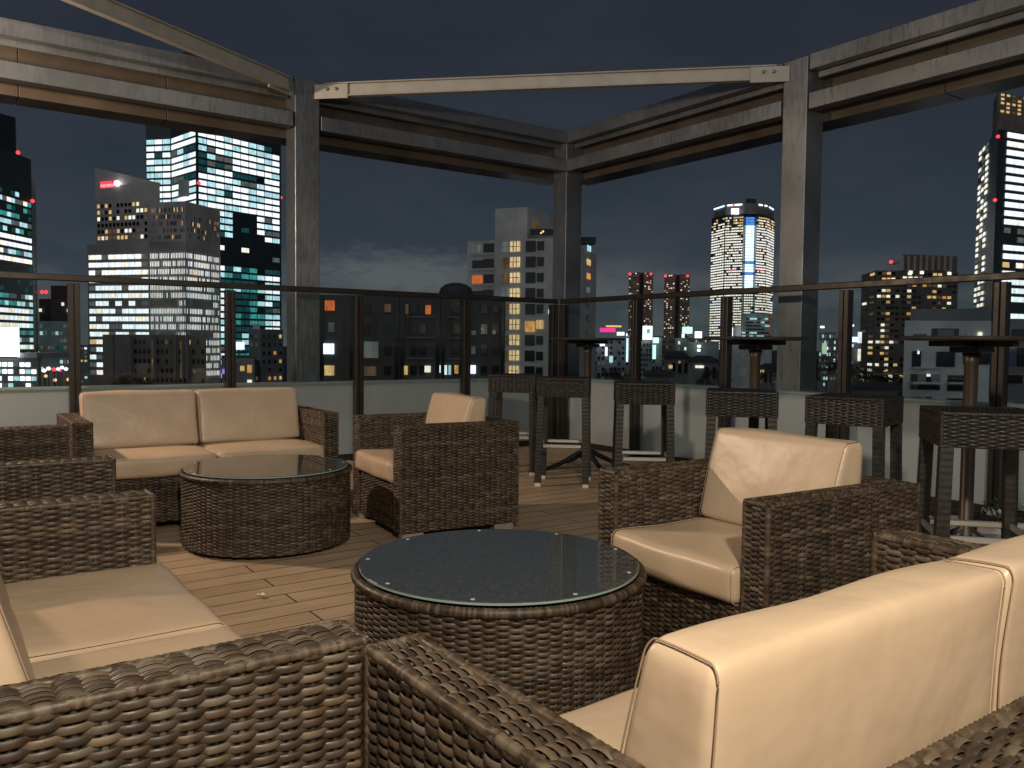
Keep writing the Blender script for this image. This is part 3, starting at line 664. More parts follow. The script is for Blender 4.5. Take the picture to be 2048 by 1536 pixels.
for i, (x, y, lb) in enumerate(((4.42, 5.12, 'standing bar table by the corner column, farthest of three'), (3.985, 3.119, 'middle standing bar table in front of the right steel column'), (3.96, 1.88, 'standing bar table at the right edge, nearest of three'))):
    o = b0 if i == 0 else copy_tree(b0); place(o, x, y, 0, 0); o['label'] = lb

# planted strip with stones at the right
sb = MB(); n = 60
xs = np.linspace(4.42, 5.385, 24); ys = np.linspace(0.2, 2.75, n)
V = np.array([(x, y, 0.010 + 0.035 * (1 - abs(2 * i / 23 - 1) ** 4) * (1 - abs(2 * j / 59 - 1) ** 8) * (0.6 + 0.8 * rng.random())) for i, x in enumerate(xs) for j, y in enumerate(ys)])
ii = np.arange(23)[:, None] * n + np.arange(n - 1)[None]; sb.add(V, np.stack([ii, ii + n, ii + n + 1, ii + 1], -1).reshape(-1, 4), 'soil', 0.5, True)
tag(sb.build('planting_bed'), 'dark soil of the planting strip below the right parapet', kind='structure')
def stone(p, s, i):
    import bmesh
    bm = bmesh.new(); bmesh.ops.create_icosphere(bm, subdivisions=2, radius=1)
    V = np.array([v.co[:] for v in bm.verts]); bm.verts.index_update(); Fc = [[v.index for v in f.verts] for f in bm.faces]; bm.free()
    rg = np.random.default_rng(100 + i); V = np.sign(V) * np.abs(V) ** 0.7 * np.array([s * (0.9 + 0.5 * rg.random()), s * (0.8 + 0.4 * rg.random()), s * 0.55]); V += rg.normal(0, s * 0.05, V.shape)
    mb = MB(); mb.add(V, Fc, 'stone', 0.5, False)
    return tag(mb.build('stone', None, p, rg.random() * 6), 'pale rough stone lying on the dark planting strip by the nearest bar stool', 'stone', 'stones in the planting strip')
SP = [(4.50, 2.20), (4.42, 1.95), (4.52, 1.72), (4.60, 2.62), (4.72, 2.30), (4.58, 2.05), (4.86, 2.02), (4.63, 1.80), (4.75, 1.62), (5.05, 1.85), (4.55, 1.45), (5.15, 2.3), (4.95, 1.4), (5.2, 1.5), (4.62, 2.42)]
for i, (x, y) in enumerate(SP): stone((x, y, 0.06), 0.035 + 0.02 * rng.random(), i)
def plant(p, i, h):
    rg = np.random.default_rng(40 + i); root = thing('ground_plant', '', 'plant', p, rg.random() * 6, 'small plants in the planting strip')
    mb = MB(); 
    for k in range(90):
        a = rg.random() * 2 * pi; r = 0.09 * sqrt(rg.random()); z = h * rg.random() ** 0.7; ln = 0.03 + 0.03 * rg.random(); w = 0.009
        c = np.array([r * cos(a), r * sin(a), z]); d = np.array([cos(a + rg.normal(0, .6)), sin(a + rg.normal(0, .6)), rg.normal(0.3, .4)]); d /= np.linalg.norm(d); sd = np.cross(d, [0, 0, 1.0]); sd /= np.linalg.norm(sd) + 1e-9
        mb.add([c, c + d * ln * .5 + sd * w, c + d * ln, c + d * ln * .5 - sd * w], [(0, 1, 2, 3)], 'leaf')
    mb.build('leaves', root)
    s = MB()
    for k in range(5):
        a = k * 1.26; s.tube([(0, 0, -0.01), (0.03 * cos(a), 0.03 * sin(a), h * .5), (0.06 * cos(a), 0.06 * sin(a), h * .9)], 0.003, 'bark', 5)
    s.build('stem', root); return root
for i, (x, y, h, lb) in enumerate(((4.80, 1.50, 0.10, 'small green plant low among the stones at the right edge'), (4.88, 2.14, 0.13, 'small green plant behind the nearest bar stool legs'), (5.08, 2.02, 0.10, 'small green plant close to the right parapet foot'))):
    plant((x, y, 0.04), i, h)['label'] = lb
mb = MB(); V = np.array([(0.018 * cos(a) * (0.7 + 0.5 * rng.random()), 0.018 * sin(a) * (0.7 + 0.5 * rng.random()), 0.004 + 0.012 * rng.random()) for a in np.arange(9) * 2 * pi / 9] + [(0, 0, 0.012), (0, 0, 0.004)])
mb.add(V, [(i, (i + 1) % 9, 9) for i in range(9)] + [((i + 1) % 9, i, 10) for i in range(9)], 'paper'); _p = P3(521, 1196, 1.0); _d = _p - CC; _q = CC + _d * (CAM_H / -_d[2])
tag(mb.build('paper_scrap', None, (_q[0], _q[1], 0.004)), 'tiny white scrap of paper on the brown deck', 'litter')

# ------------------------------------------------------------------ CITY
GZ = -32.0
unit = {}
def unit_mesh(m, nm='window'):
    """a 1x1 pane with a little thickness (x across, z up, facing -y)"""
    if (m, nm) not in unit:
        mb = MB(); mb.box(-0.5, 0.5, -0.04, 0.04, -0.5, 0.5, m); o = mb.build(nm); unit[(m, nm)] = o.data; bpy.data.objects.remove(o)
    return unit[(m, nm)]
class Tower:
    def __init__(s, name, label, cat='building', group=None):
        s.root = thing(name, label, cat, group=group); s.w = []; s.o = None
    def origin(s, p): s.o = np.array([p[0], p[1], GZ]); s.root.location = s.o
    def wall(s, fp, ytop, m='concrete_grey', ref=0, zb=None, name='wall', mtop='roof_dark', slope=None):
        """fp: list of (px, depth) round the footprint (seen left to right, then back); ytop in px at point ref"""
        P = [P3(px, 600, d) for px, d in fp]
        if s.o is None: s.origin(P[0])
        zt = P3(fp[ref][0], ytop, fp[ref][1])[2]
        poly = [(p[0] - s.o[0], p[1] - s.o[1]) for p in P]
        ar = sum(poly[i][0] * poly[(i + 1) % len(poly)][1] - poly[(i + 1) % len(poly)][0] * poly[i][1] for i in range(len(poly)))
        if ar < 0: poly = poly[::-1]
        mb = MB(); mb.prism(poly, 0.0 if zb is None else zb - GZ, zt - GZ, m, mtop); w = mb.build(name, s.root)
        return P, zt
    def win(s, A, B, z0, z1, u0, u1, m, off=0.06):
        """a window on the wall line A->B (left to right as seen), u in 0..1 along it"""
        s.w.append((A, B, z0, z1, u0, u1, m, off))
    def grid(s, A, B, z0, z1, nf, nc, pick, fu=0.8, fz=0.55, off=0.06, um=0.02):
        for j in range(nf):
            for i in range(nc):
                m = pick(i, j)
                if m:
                    h = (z1 - z0) / nf; zc = z0 + (j + 0.5) * h; du = (1 - 2 * um) / nc; uc = um + (i + 0.5) * du
                    s.win(A, B, zc - h * fz / 2, zc + h * fz / 2, uc - du * fu / 2, uc + du * fu / 2, m, off)
    def box(s, px0, px1, y0, y1, d, dep, m, name, b=None):
        """a small box part by its outline in the photo at depth d"""
        a = P3(px0, y1, d); c = P3(px1, y0, d); r = c - a; ln = np.linalg.norm(r[:2]); ang = atan2(r[1], r[0])
        mb = MB(); mb.box(0, ln, 0, dep, 0, c[2] - a[2], m); o = mb.build(name, s.root, tuple(a - s.o), ang); return o
    def beacon(s, px, py, d, r=1.0, m='beacon_red'):
        mb = MB(); mb.lathe([(0.01 * r, -r), (r * .7, -r * .7), (r, 0), (r * .7, r * .7), (0.01 * r, r)], m, k=10); p = P3(px, py, d); mb.build('beacon', s.root, tuple(p - s.o))
    def done(s):
        s.w.sort(key=lambda w: -(w[3] - w[2]) * abs(w[5] - w[4]) * np.linalg.norm(w[1][:2] - w[0][:2]))
        rest = MB()
        for k, (A, B, z0, z1, u0, u1, m, off) in enumerate(s.w):
            A2 = A[:2]; D = B[:2] - A2; ln = np.linalg.norm(D); ang = atan2(D[1], D[0]); nrm = np.array([D[1], -D[0]]) / ln
            c = A2 + D * (u0 + u1) / 2 + nrm * off; wd = ln * abs(u1 - u0)
            if k < 100:
                o = bpy.data.objects.new('window', unit_mesh(m)); COL.objects.link(o); o.parent = s.root
                o.location = (c[0] - s.o[0], c[1] - s.o[1], (z0 + z1) / 2 - GZ); o.scale = (wd, 1, z1 - z0); o.rotation_euler.z = ang
            else:
                t = D / ln; q = [c - t * wd / 2, c + t * wd / 2]; q0, q1 = q[0] - s.o[:2], q[1] - s.o[:2]; nn = nrm * 0.04
                V = [(*(q0 + nn), z0 - GZ), (*(q1 + nn), z0 - GZ), (*(q1 + nn), z1 - GZ), (*(q0 + nn), z1 - GZ), (*(q0 - nn), z0 - GZ), (*(q1 - nn), z0 - GZ), (*(q1 - nn), z1 - GZ), (*(q0 - nn), z1 - GZ)]
                rest.add(V, [(0, 1, 2, 3), (5, 4, 7, 6), (4, 0, 3, 7), (1, 5, 6, 2), (3, 2, 6, 7), (4, 5, 1, 0)], m)
        if rest.v: o = rest.build('windows', s.root); o['kind'] = 'stuff'
        return s.root
rg = random.Random(3)
def zat(px, py, d): return P3(px, py, d)[2]
def choose(*pairs):
    x = rg.random(); a = 0
    for m, p in pairs:
        a += p
        if x < a: return m
    return None

# -- tall glass tower at the left edge
T = Tower('glass_tower', 'dark round-topped glass tower at the left edge with teal and white lit floors', 'tower')
P, z = T.wall([(-190, 330), (-20, 312), (67, 340), (75, 385), (-190, 400)], 322, 'glass_dark', 2)
T.wall([(-190, 345), (-10, 335), (38, 345), (42, 380), (-190, 385)], 240, 'glass_dark', 2, zb=z, name='crown')
for (A, B, nc) in ((P[0], P[1], 14), (P[1], P[2], 10)):
    rows = {}
    def pk(i, j):
        if j not in rows: rows[j] = rg.random()
        f = rows[j]
        if j > 25: return None
        if 12 <= j <= 15: return choose(('lit_teal_dim', .2))
        if f < 0.5: return choose(('lit_white', .45), ('lit_warmwhite', .34), ('lit_cool', .2))
        if f < 0.9: return choose(('lit_cool', .38), ('lit_teal', .2), ('lit_dimwhite', .25), ('lit_warmwhite', .12))
        return choose(('lit_teal', .12), ('lit_cool', .06), ('lit_teal_dim', .3))
    T.grid(A, B, zat(0, 760, 325), z, 31, nc, pk, 0.92, 0.6)
T.beacon(36, 305, 335, .8); T.beacon(65, 402, 338, .8); T.done()

# -- white billboard and the bright low block under it
T = Tower('billboard_building', 'low building at the left edge under a glowing white billboard', 'building')
P, z = T.wall([(-60, 140), (74, 140), (80, 160), (-60, 165)], 716, 'concrete_grey')
o = T.box(-40, 35, 655, 713, 139.5, 0.5, 'sign_white', 'sign_panel')
T.grid(P[0], P[1], zat(0, 778, 140), zat(0, 722, 140), 4, 11, lambda i, j: choose(('sign_white', .45), ('lit_cool', .2), ('lit_dimwhite', .2)), 0.8, 0.6)
T.box(35, 74, 706, 716, 140.5, 10, 'concrete_white', 'parapet'); T.done()
T = Tower('office_block', 'small dark block left of the sign tower with two red beacons on top', 'building')
P, z = T.wall([(78, 420), (102, 416), (148, 420), (148, 450), (78, 450)], 598, 'brick_dark', 0)
T.wall([(102, 425), (146, 425), (146, 445), (102, 445)], 571, 'brick_dark', 0, zb=z, name='upper_block')
T.grid(P[0], P[2], zat(100, 740, 420), zat(100, 602, 420), 11, 6, lambda i, j: choose(('lit_warm', .10), ('lit_dimwarm', .15), ('lit_warmwhite', .05)), 0.5, 0.5, off=2.2)
T.beacon(84, 584, 414, .9); T.beacon(92, 584, 414, .9); T.done()
T = Tower('office_block', 'pale green office block low beside the billboard, dim windows', 'building')
P, z = T.wall([(76, 300), (150, 300), (150, 330), (76, 330)], 642, 'concrete_green')
T.grid(P[0], P[1], zat(100, 745, 300), zat(100, 645, 300), 7, 9, lambda i, j: choose(('lit_dimwhite', .3), ('lit_cool', .08), ('lit_teal_dim', .2)), 0.7, 0.5); T.done()

# -- sign tower
T = Tower('office_tower', 'stepped pale office tower with a red sign near its slanted top and white lit floors', 'tower')
P, z = T.wall([(176, 418), (300, 408), (372, 402), (440, 426), (440, 480), (176, 480)], 484, 'fin_white', 2)
zb = z
pu, zu = T.wall([(194, 424), (300, 412), (322, 414), (322, 470), (194, 470)], 368, 'fin_white', 1, zb=zb, name='upper_block')
pf, zf = T.wall([(301, 407), (372, 401.8), (440, 426), (440, 468), (301, 468)], 404, 'fin_white', 1, zb=zb, name='finned_block')
# slanted parapet over the upper block
a, b_ = pu[0], pu[2]; zt0 = zat(198, 338, 424); zt1 = zat(322, 369, 414)
mb = MB(); A0 = a - T.o; B0 = b_ - T.o; nn = np.array([0.35, 0.9, 0]) * 3
V = [(A0[0], A0[1], zu - GZ), (B0[0], B0[1], zu - GZ), (B0[0], B0[1], zt1 - GZ + .3), (A0[0], A0[1], zt0 - GZ)]; V2 = [(x + nn[0], y + nn[1], zz) for x, y, zz in V]
mb.add(V + V2, [(0, 1, 2, 3), (5, 4, 7, 6), (3, 2, 6, 7), (4, 0, 3, 7), (1, 5, 6, 2)], 'fin_white'); mb.build('slanted_parapet', T.root)
# fins on the right block
for (A, B, n) in ((pf[0], pf[1], 22), (pf[1], pf[2], 22)):
    fm = MB(); D = B[:2] - A[:2]; ln = np.linalg.norm(D); t_ = D / ln; nr = np.array([t_[1], -t_[0]])
    for k in range(n + 1):
        c = A[:2] + D * k / n - T.o[:2]; w = ln / n * 0.11
        q = [c - t_ * w - nr * .1, c - t_ * w + nr * 0.35, c + t_ * w + nr * 0.35, c + t_ * w - nr * .1]
        fm.prism([tuple(x) for x in q], zat(372, 760, 402) - GZ, zf - GZ, 'fin_white')
    fm.build('fins', T.root)
rowp = {}
def pk(i, j):   # white office floors, j from the bottom
    n = {0: .6, 1: .65, 2: .65, 3: .8}.get(j, .97)
    k = (j * 7 + 3) % 5
    if j in (9,): return choose(('lit_white', .45), ('lit_dimwhite', .4))
    if j == 4: return choose(('lit_warm', .35), ('lit_warmwhite', .3), ('lit_dimwhite', .2))
    return choose(('lit_white', n * .72), ('lit_warmwhite', n * .22), ('lit_dimwhite', 1 - n * .94))
zz0, zz1 = zat(300, 755, 408), zat(300, 505, 408)
T.grid(P[0], P[1], zz0, zz1, 16, 9, pk, 0.93, 0.58)
def pk2(i, j):
    return choose(('lit_white', .55), ('lit_warmwhite', .28), ('lit_dimwhite', .15)) if j not in (5, 9) or i > 16 else choose(('lit_dimwhite', .1))
T.grid(P[1], P[2], zz0, zz1, 16, 22, pk2, 0.72, 0.62); T.grid(P[2], P[3], zz0, zz1, 16, 22, pk2, 0.72, 0.62)
def pk3(i, j):
    return choose(('lit_warm', .22), ('lit_warmwhite', .12), ('lit_dimwarm', .25), ('window_dark', .3)) if j in (0, 1, 3, 4, 5) else choose(('window_dark', .7), ('lit_dimwarm', .05))
T.grid(pu[0], pu[1], zat(250, 482, 418), zat(250, 405, 418), 6, 13, pk3, 0.62, 0.55)
T.grid(pf[0], pf[1], zat(340, 482, 405), zat(340, 415, 405), 5, 22, lambda i, j: choose(('lit_warm', .14), ('window_dark', .5), ('lit_dimwarm', .06)), 0.6, 0.6)
T.grid(pf[1], pf[2], zat(400, 482, 412), zat(400, 435, 412), 4, 22, lambda i, j: choose(('lit_warm', .12), ('window_dark', .45)), 0.6, 0.6)
# the sign
A, B = pu[0], pu[1]; D = (B - A)[:2]; ang = atan2(D[1], D[0]); ln = np.linalg.norm(D)
def text(body, m, p, ang, size, parent, name='sign_lettering', z_=0):
    c = bpy.data.curves.new(name, 'FONT'); c.body = body; c.size = size; c.extrude = 0.05; c.align_x = 'LEFT'; c.materials.append(MAT[m])
    f_ = bpy.data.objects.new(name, c); COL.objects.link(f_); me = bpy.data.meshes.new_from_object(f_.evaluated_get(bpy.context.evaluated_depsgraph_get())); bpy.data.objects.remove(f_); bpy.data.curves.remove(c)
    me.name = name; o = bpy.data.objects.new(name, me); COL.objects.link(o); o.parent = parent; o.location = p; o.rotation_euler = (pi / 2, 0, ang); return o
sp = P3(205, 375, 421); sp2 = sp - T.o; nr = np.array([D[1], -D[0], 0]) / ln
mb = MB(); mb.box(-0.3, 9.9, -0.1, 0.1, -0.6, 2.6, 'sign_red'); mb.build('sign_panel', T.root, tuple(sp2 + nr * 1.0), ang)
text('FUJI XEROX', 'sign_pale_red', tuple(sp2 + nr * 1.25 + np.array([cos(ang), sin(ang), 0]) * 0.2), ang, 1.75, T.root)
mb = MB(); mb.lathe([(0.01, -1.5), (1.1, -1.1), (1.5, 0), (1.1, 1.1), (0.01, 1.5)], 'sign_white', k=16); mb.build('sign_disc', T.root, tuple(sp2 + nr * 1.5 + np.array([cos(ang) * 11.2, sin(ang) * 11.2, 1.2])))
T.done()

# -- tall dark glass tower with teal floors
T = Tower('glass_tower', 'tall dark glass tower with white and teal windows, rising behind the sign tower', 'tower')
P, z = T.wall([(295, 560), (345, 556), (395, 532), (563, 585), (563, 680), (295, 680)], 250, 'glass_dark', 0)
_o = [P3(x, y, 600) - T.o for x, y in ((330, 262), (330, 150), (380, 88), (500, 140), (500, 262))]; _b = np.array([sin(YAW - .22), cos(YAW - .22), 0]) * 40
mb = MB(); mb.add(_o + [q + _b for q in _o], [(i, i + 5, (i + 1) % 5 + 5, (i + 1) % 5) for i in range(5)], 'glass_dark'); mb.f.append((np.array([[0, 1, 2, 3, 4], [9, 8, 7, 6, 5]]), mb.mi('glass_dark'), False)); mb.build('crown', T.root)
def rowfn(base):
    rows = {}
    def pk(i, j):
        if (j, i // 4) not in rows: rows[(j, i // 4)] = rg.random()
        f = rows[(j, i // 4)]
        if 17 <= j <= 20: return choose(('lit_dimwhite', .05), ('lit_warmwhite', .25 if j == 19 and i < 8 else 0))
        if f < 0.84: return choose(('lit_white', .62), ('lit_cool', .36), ('lit_teal_dim', .02))
        if f < 0.92: return choose(('lit_white', .15), ('lit_cool', .25), ('lit_dimwhite', .3), ('lit_teal_dim', .3))
        return choose(('lit_teal_dim', .55), ('lit_dimwhite', .25))
    return pk
zlo = zat(395, 760, 532); zhi = zat(395, 262, 532); NF = 36
T.grid(P[0], P[1], zlo, zhi, NF, 3, rowfn(0), 0.92, 0.68); T.grid(P[1], P[2], zlo, zhi, NF, 4, rowfn(1), 0.96, 0.68)
rf = rowfn(2)
def pkr(i, j):
    if j < 17 and 3 <= i <= 7:
        if i == 7: return choose(('lit_cool', .35), ('lit_teal', .3))
        return choose(('lit_teal', .45), ('lit_cool', .2), ('lit_teal_dim', .35)) if j % 7 else 'lit_teal_dim'
    if j >= 20 and 4 <= i <= 6 and j < 25: return choose(('lit_teal_dim', .1))
    return rf(i, j)
T.grid(P[2], P[3], zlo, zhi, NF, 10, pkr, 0.92, 0.68)
T.box(357, 393, 360, 392, 535, 2, 'window_frame', 'plant_screen')
T.beacon(398, 366, 528, 1.2); T.beacon(562, 395, 583, 1.0); T.done()

# -- dark low block with warm stair lights, trees before it
T = Tower('apartment_block', 'dark low apartment block below the sign tower with two warm lit stairwells', 'building')
P, z = T.wall([(204, 128), (262, 122), (412, 122), (412, 150), (204, 150)], 669, 'brick_brown', 1)
for u in (.28, .66): T.win(P[1], P[2], zat(300, 758, 122), zat(300, 682, 122), u - .012, u + .012, 'lit_dimwarm')
T.grid(P[1], P[2], zat(300, 770, 122), zat(300, 674, 122), 5, 16, lambda i, j: choose(('lit_warm', .06), ('lit_dimwarm', .08), ('window_dark', .55)), 0.5, 0.45)
for k in (226, 262, 310, 352, 376): T.box(k, k + 3, 670, 760, 121.5, .4, 'concrete_grey', 'pilaster')
T.done()
T = Tower('apartment_block', 'grey block left of the steel column with a few orange windows', 'building')
P, z = T.wall([(497, 112), (520, 108), (566, 112), (566, 130), (497, 130)], 658, 'concrete_grey', 1)
T.wall([(505, 113), (519, 112), (519, 120), (505, 120)], 648, 'concrete_pale', 1, zb=z, name='stair_tower')
T.grid(P[1], P[2], zat(540, 765, 110), zat(540, 664, 110), 6, 4, lambda i, j: choose(('lit_warm', .22), ('lit_amber', .12), ('window_dark', .5)), 0.35, 0.4)
T.grid(P[0], P[1], zat(510, 765, 110), zat(510, 664, 110), 6, 2, lambda i, j: choose(('lit_dimwarm', .4), ('window_dark', .4)), 0.3, 0.4); T.done()
T = Tower('shop_house', 'small grey house under a blue white sign, beside the railing post', 'building')
P, z = T.wall([(442, 105), (508, 105), (508, 125), (442, 125)], 716, 'concrete_grey')
T.box(468, 487, 684, 699, 104.5, .4, 'sign_blue', 'sign_panel'); T.box(476, 479, 699, 716, 105.5, .3, 'black_metal', 'sign_post')
T.box(444, 453, 738, 748, 104.6, .3, 'sign_purple', 'lit_sign')
for x0, x1, y0, y1, m in ((480, 488, 732, 742, 'lit_warm'), (494, 503, 730, 746, 'lit_amber'), (474, 479, 721, 727, 'lit_dimwarm'), (494, 503, 760, 766, 'lit_warmwhite')):
    T.win(P[0], P[1], zat(x0, y1, 105), zat(x0, y0, 105), (x0 - 442) / 66, (x1 - 442) / 66, m)
T.done()

# -- dark apartment slab close behind the left railing
T = Tower('apartment_slab', 'close dark apartment slab seen through the left glass panes, few lit windows', 'building')
D0 = 46
P, z = T.wall([(634, D0), (1009, D0 + 0.5), (1011, D0 + 10), (634, D0 + 10)], 589, 'brick_dark', 0)
slab = lambda x: (x - 634) / (1009 - 634)
for x0, x1 in ((640, 647), (699, 706), (789, 797), (800, 808), (871, 879), (883, 889), (1003, 1008)):
    T.win(P[0], P[1], GZ, zat(800, 592, D0), slab(x0), slab(x1), 'window_dark', 0.03)  # flat dark strips paint in the shade of the recesses between bays
for x0, x1, y0, y1, m in ((650, 669, 601, 621, 'lit_orange'), (657, 668, 645, 664, 'lit_dimwhite'), (647, 668, 687, 708, 'sign_blue'), (649, 668, 731, 751, 'lit_warm'), (707, 709, 690, 712, 'lit_sky'), (706, 709, 735, 757, 'lit_amber'),
                          (768, 781, 608, 624, 'lit_dimwarm'), (810, 816, 608, 628, 'lit_dimwarm'), (850, 861, 610, 628, 'lit_orange'), (726, 756, 683, 716, 'lit_dimwhite'), (728, 752, 733, 752, 'lit_dimwarm'), (808, 815, 732, 750, 'lit_warm'),
                          (849, 861, 732, 745, 'lit_warmwhite'), (879, 881, 731, 746, 'lit_sky'), (889, 894, 731, 750, 'lit_white'), (897, 902, 731, 750, 'lit_cool'), (909, 917, 731, 748, 'lit_amber'), (941, 952, 731, 748, 'sign_blue'), (943, 952, 661, 670, 'lit_dimwhite'), (943, 951, 693, 708, 'lit_dimwhite'), (985, 992, 660, 668, 'lit_dimwhite')):
    T.win(P[0], P[1], zat(x0, y1, D0), zat(x0, y0, D0), slab(x0), slab(x1), m)
for y0, y1 in ((608, 626), (648, 668), (690, 709), (732, 750)):
    for x0 in (726, 768, 820, 838, 905, 920, 962, 985): T.win(P[0], P[1], zat(x0, y1, D0), zat(x0, y0, D0), slab(x0), slab(x0 + 13), 'window_dark', 0.045)
for y in (632, 674, 716):
    T.win(P[0], P[1], zat(800, y + 2, D0), zat(800, y, D0), slab(812), slab(868), 'concrete_grey', 0.05); T.win(P[0], P[1], zat(800, y + 2, D0), zat(800, y, D0), slab(892), slab(930), 'concrete_grey', 0.05)
mb = MB(); c = P3(912, 590, D0 + 3) - T.o; mb.lathe([(1.0, -0.4), (1.0, 0.15), (0.9, .42), (0.62, .62), (0.3, .70), (0.01, .72)], 'roof_dark', k=24); mb.build('roof_tank', T.root, tuple(c))
T.done()

# -- white apartment tower by the corner column
T = Tower('apartment_tower', 'white apartment tower behind the corner column with a column of warm windows', 'building')
P, z = T.wall([(934, 92), (1110, 88), (1192, 104), (1192, 112), (934, 112)], 476, 'concrete_pale', 1)
pp, zp = T.wall([(989, 92), (1053, 90.5), (1106, 96), (1106, 104), (989, 104)], 419, 'concrete_pale', 0, zb=z, name='penthouse')
T.box(1060, 1078, 440, 470, 91, .5, 'lit_dimwarm', 'lit_recess'); T.box(1060, 1109, 458, 470, 89.5, .3, 'window_dark', 'roof_railing'); T.beacon(1086, 463, 89, .12, 'lamp_warm'); T.beacon(1082, 466, 89, .1, 'lamp_warm')
T.box(1160, 1192, 474, 486, 100, 2, 'roof_dark', 'roof_plant')
u = lambda x: (x - 934) / (1110 - 934)
for j in range(9):
    y0 = 482 + j * 31.3; h = 20
    def wd(x0, x1, m, dy=0, hh=h): T.win(P[0], P[1], zat(x0, y0 + dy + hh, 89), zat(x0, y0 + dy, 89), u(x0), u(x1), m)
    wd(1022, 1041, 'lit_window'); wd(1005, 1020.5, 'lit_dimwarm' if j not in (0, 3) else 'lit_dimwhite')
    wd(1053, 1072, 'window_dark' if j != 5 else 'lit_amber', 0 if j != 5 else 4, 21); wd(1075, 1088, 'window_dark' if j != 5 else 'lit_warm', 2, 17)
    if j < 4:
        wd(968, 989, 'window_dark', 1, 18); wd(945, 967, ('lit_dimwhite', 'window_dark', 'lit_orange', 'window_dark')[j], 3, 16)
        mb_x = 945; T.win(P[0], P[1], zat(970, y0 + 23.5, 89), zat(970, y0 + 20.5, 89), u(943), u(990), 'concrete_white', 0.35)
    T.win(P[0], P[1], zat(1030, y0 + 10.6, 89), zat(1030, y0 + 9.4, 89), u(1022), u(1041), 'brick_dark', 0.16)
    for xm in (1028, 1034.5): T.win(P[0], P[1], zat(1030, y0 + 20, 89), zat(1030, y0, 89), u(xm), u(xm + 0.9), 'brick_dark', 0.15)
    m = ('lit_cool', 'lit_warm', 'lit_amber', 'lit_dimwhite', 'window_dark', 'window_dark', 'window_dark', None, None)[j]
    if m: T.win(P[1], P[2], zat(1175, 504 + j * 27.5, 101), zat(1175, 493 + j * 27.5, 101), .73, .82, m)
T.win(P[0], P[1], zat(1100, 628, 89), zat(1100, 620, 89), u(1098), u(1102), 'lit_white')
T.done()

# -- two far slim towers
for x0, x1, yt, lb in ((1257, 1306, 544, 'far reddish slim tower, left one of a pair on the horizon'), (1328, 1379, 548, 'far reddish slim tower, right one of a pair on the horizon')):
    T = Tower('slim_tower', lb, 'tower', 'pair of far slim towers'); w = x1 - x0; D = 1300
    P, z = T.wall([(x0, D + 20), (x0 + w * .42, D - 12), (x0 + w * .52, D + 8), (x0 + w * .62, D - 12), (x1, D + 20), (x1, D + 60), (x0, D + 60)], yt, 'tower_red', 1)
    for a, b in ((0, 1), (3, 4)):
        T.grid(P[a], P[b], zat(x0, 700, D), z, 36, 5, lambda i, j: choose(('lit_warm', .10), ('lit_dimwarm', .22), ('lit_warmwhite', .07)), 0.6, 0.45, off=.3)
    T.beacon(x0 + 3, yt + 4, D - 15, 2.2); T.beacon(x1 - 4, yt + 4, D - 15, 2.0); T.done()

# -- big rounded tower
T = Tower('round_tower', 'big rounded skyscraper with a blue white light strip and a lit crown', 'tower')
D = 900
fp = [(1420, D + 34), (1447, D + 6), (1484, D - 4), (1487, D + 4), (1506, D + 4), (1509, D - 4), (1530, D + 6), (1545, D + 34), (1545, D + 90), (1420, D + 90)]
P, z = T.wall(fp, 428, 'glass_dark', 2)
pc, zc = T.wall([(1424, D + 36), (1447, D + 10), (1484, D + 0), (1509, D + 0), (1530, D + 10), (1543, D + 36), (1543, D + 80), (1424, D + 80)], 408, 'concrete_grey', 2, zb=z, name='crown')
T.wall([(1487, D + 6), (1508, D + 6), (1508, D + 30), (1487, D + 30)], 399, 'roof_dark', 0, zb=z, name='lift_tower')
zl, zh = zat(1480, 700, D), zat(1480, 434, D)
def pkm(i, j):
    if j > 45: return choose(('lit_warm', .35), ('lit_warmwhite', .3))
    return choose(('lit_warmwhite', .60), ('lit_white', .28), ('lit_warm', .04), ('lit_dimwarm', .04))
for a, b, nc in ((0, 1, 6), (1, 2, 9), (5, 6, 6), (6, 7, 6)): T.grid(P[a], P[b], zl, zh, 50, nc, pkm, 0.86, 0.5, off=.3)
zs = zat(1495, 577, D)
T.grid(P[3], P[4], zs, zh, 26, 1, lambda i, j: choose(('lit_sky', .86), ('lit_blue', .14)) if j < 23 else 'lit_blue', 0.95, 0.86, off=.4)
T.grid(P[3], P[4], zl, zs, 24, 4, pkm, 0.8, 0.5, off=.4)
T.box(1463, 1478, 417, 428, D - 8, 1.5, 'sign_white', 'sign_panel')
for a_, b_2, u0, u1, m in ((0, 1, .05, .95, 'sign_blue'), (1, 2, .1, .45, 'sign_white'), (1, 2, .5, .9, 'sign_white'), (3, 4, .15, .5, 'sign_white'), (3, 4, .7, .95, 'sign_white'), (4, 5, .2, .9, 'sign_blue')): T.win(pc[a_], pc[b_2], zc - 2.0, zc - 0.4, u0, u1, m, .8)
T.beacon(1467, 410, D - 12, 1.2); T.beacon(1462, 541, D - 8, 1.2); T.beacon(1522, 541, D - 4, 1.2); T.done()
T = Tower('office_block', 'wide pale office block with a few cool windows below the rounded skyscraper', 'building')
D = 520; P, z = T.wall([(1465, D + 10), (1484, D), (1546, D), (1546, D + 40), (1465, D + 40)], 652, 'concrete_white', 1)
T.wall([(1484, D + 1), (1544, D + 1), (1544, D + 40), (1484, D + 40)], 627, 'concrete_white', 1, zb=z, name='upper_block')
T.grid(P[1], P[2], zat(1500, 690, D), zat(1500, 634, D), 8, 8, lambda i, j: choose(('lit_cool', .22), ('window_dark', .6)), 0.95, 0.4, off=.2)
T.box(1544, 1548, 627, 670, D - 1, 4, 'lit_dimwarm', 'lit_edge'); T.box(1462, 1466, 655, 676, D - 1, 4, 'sign_white', 'lit_edge'); T.done()

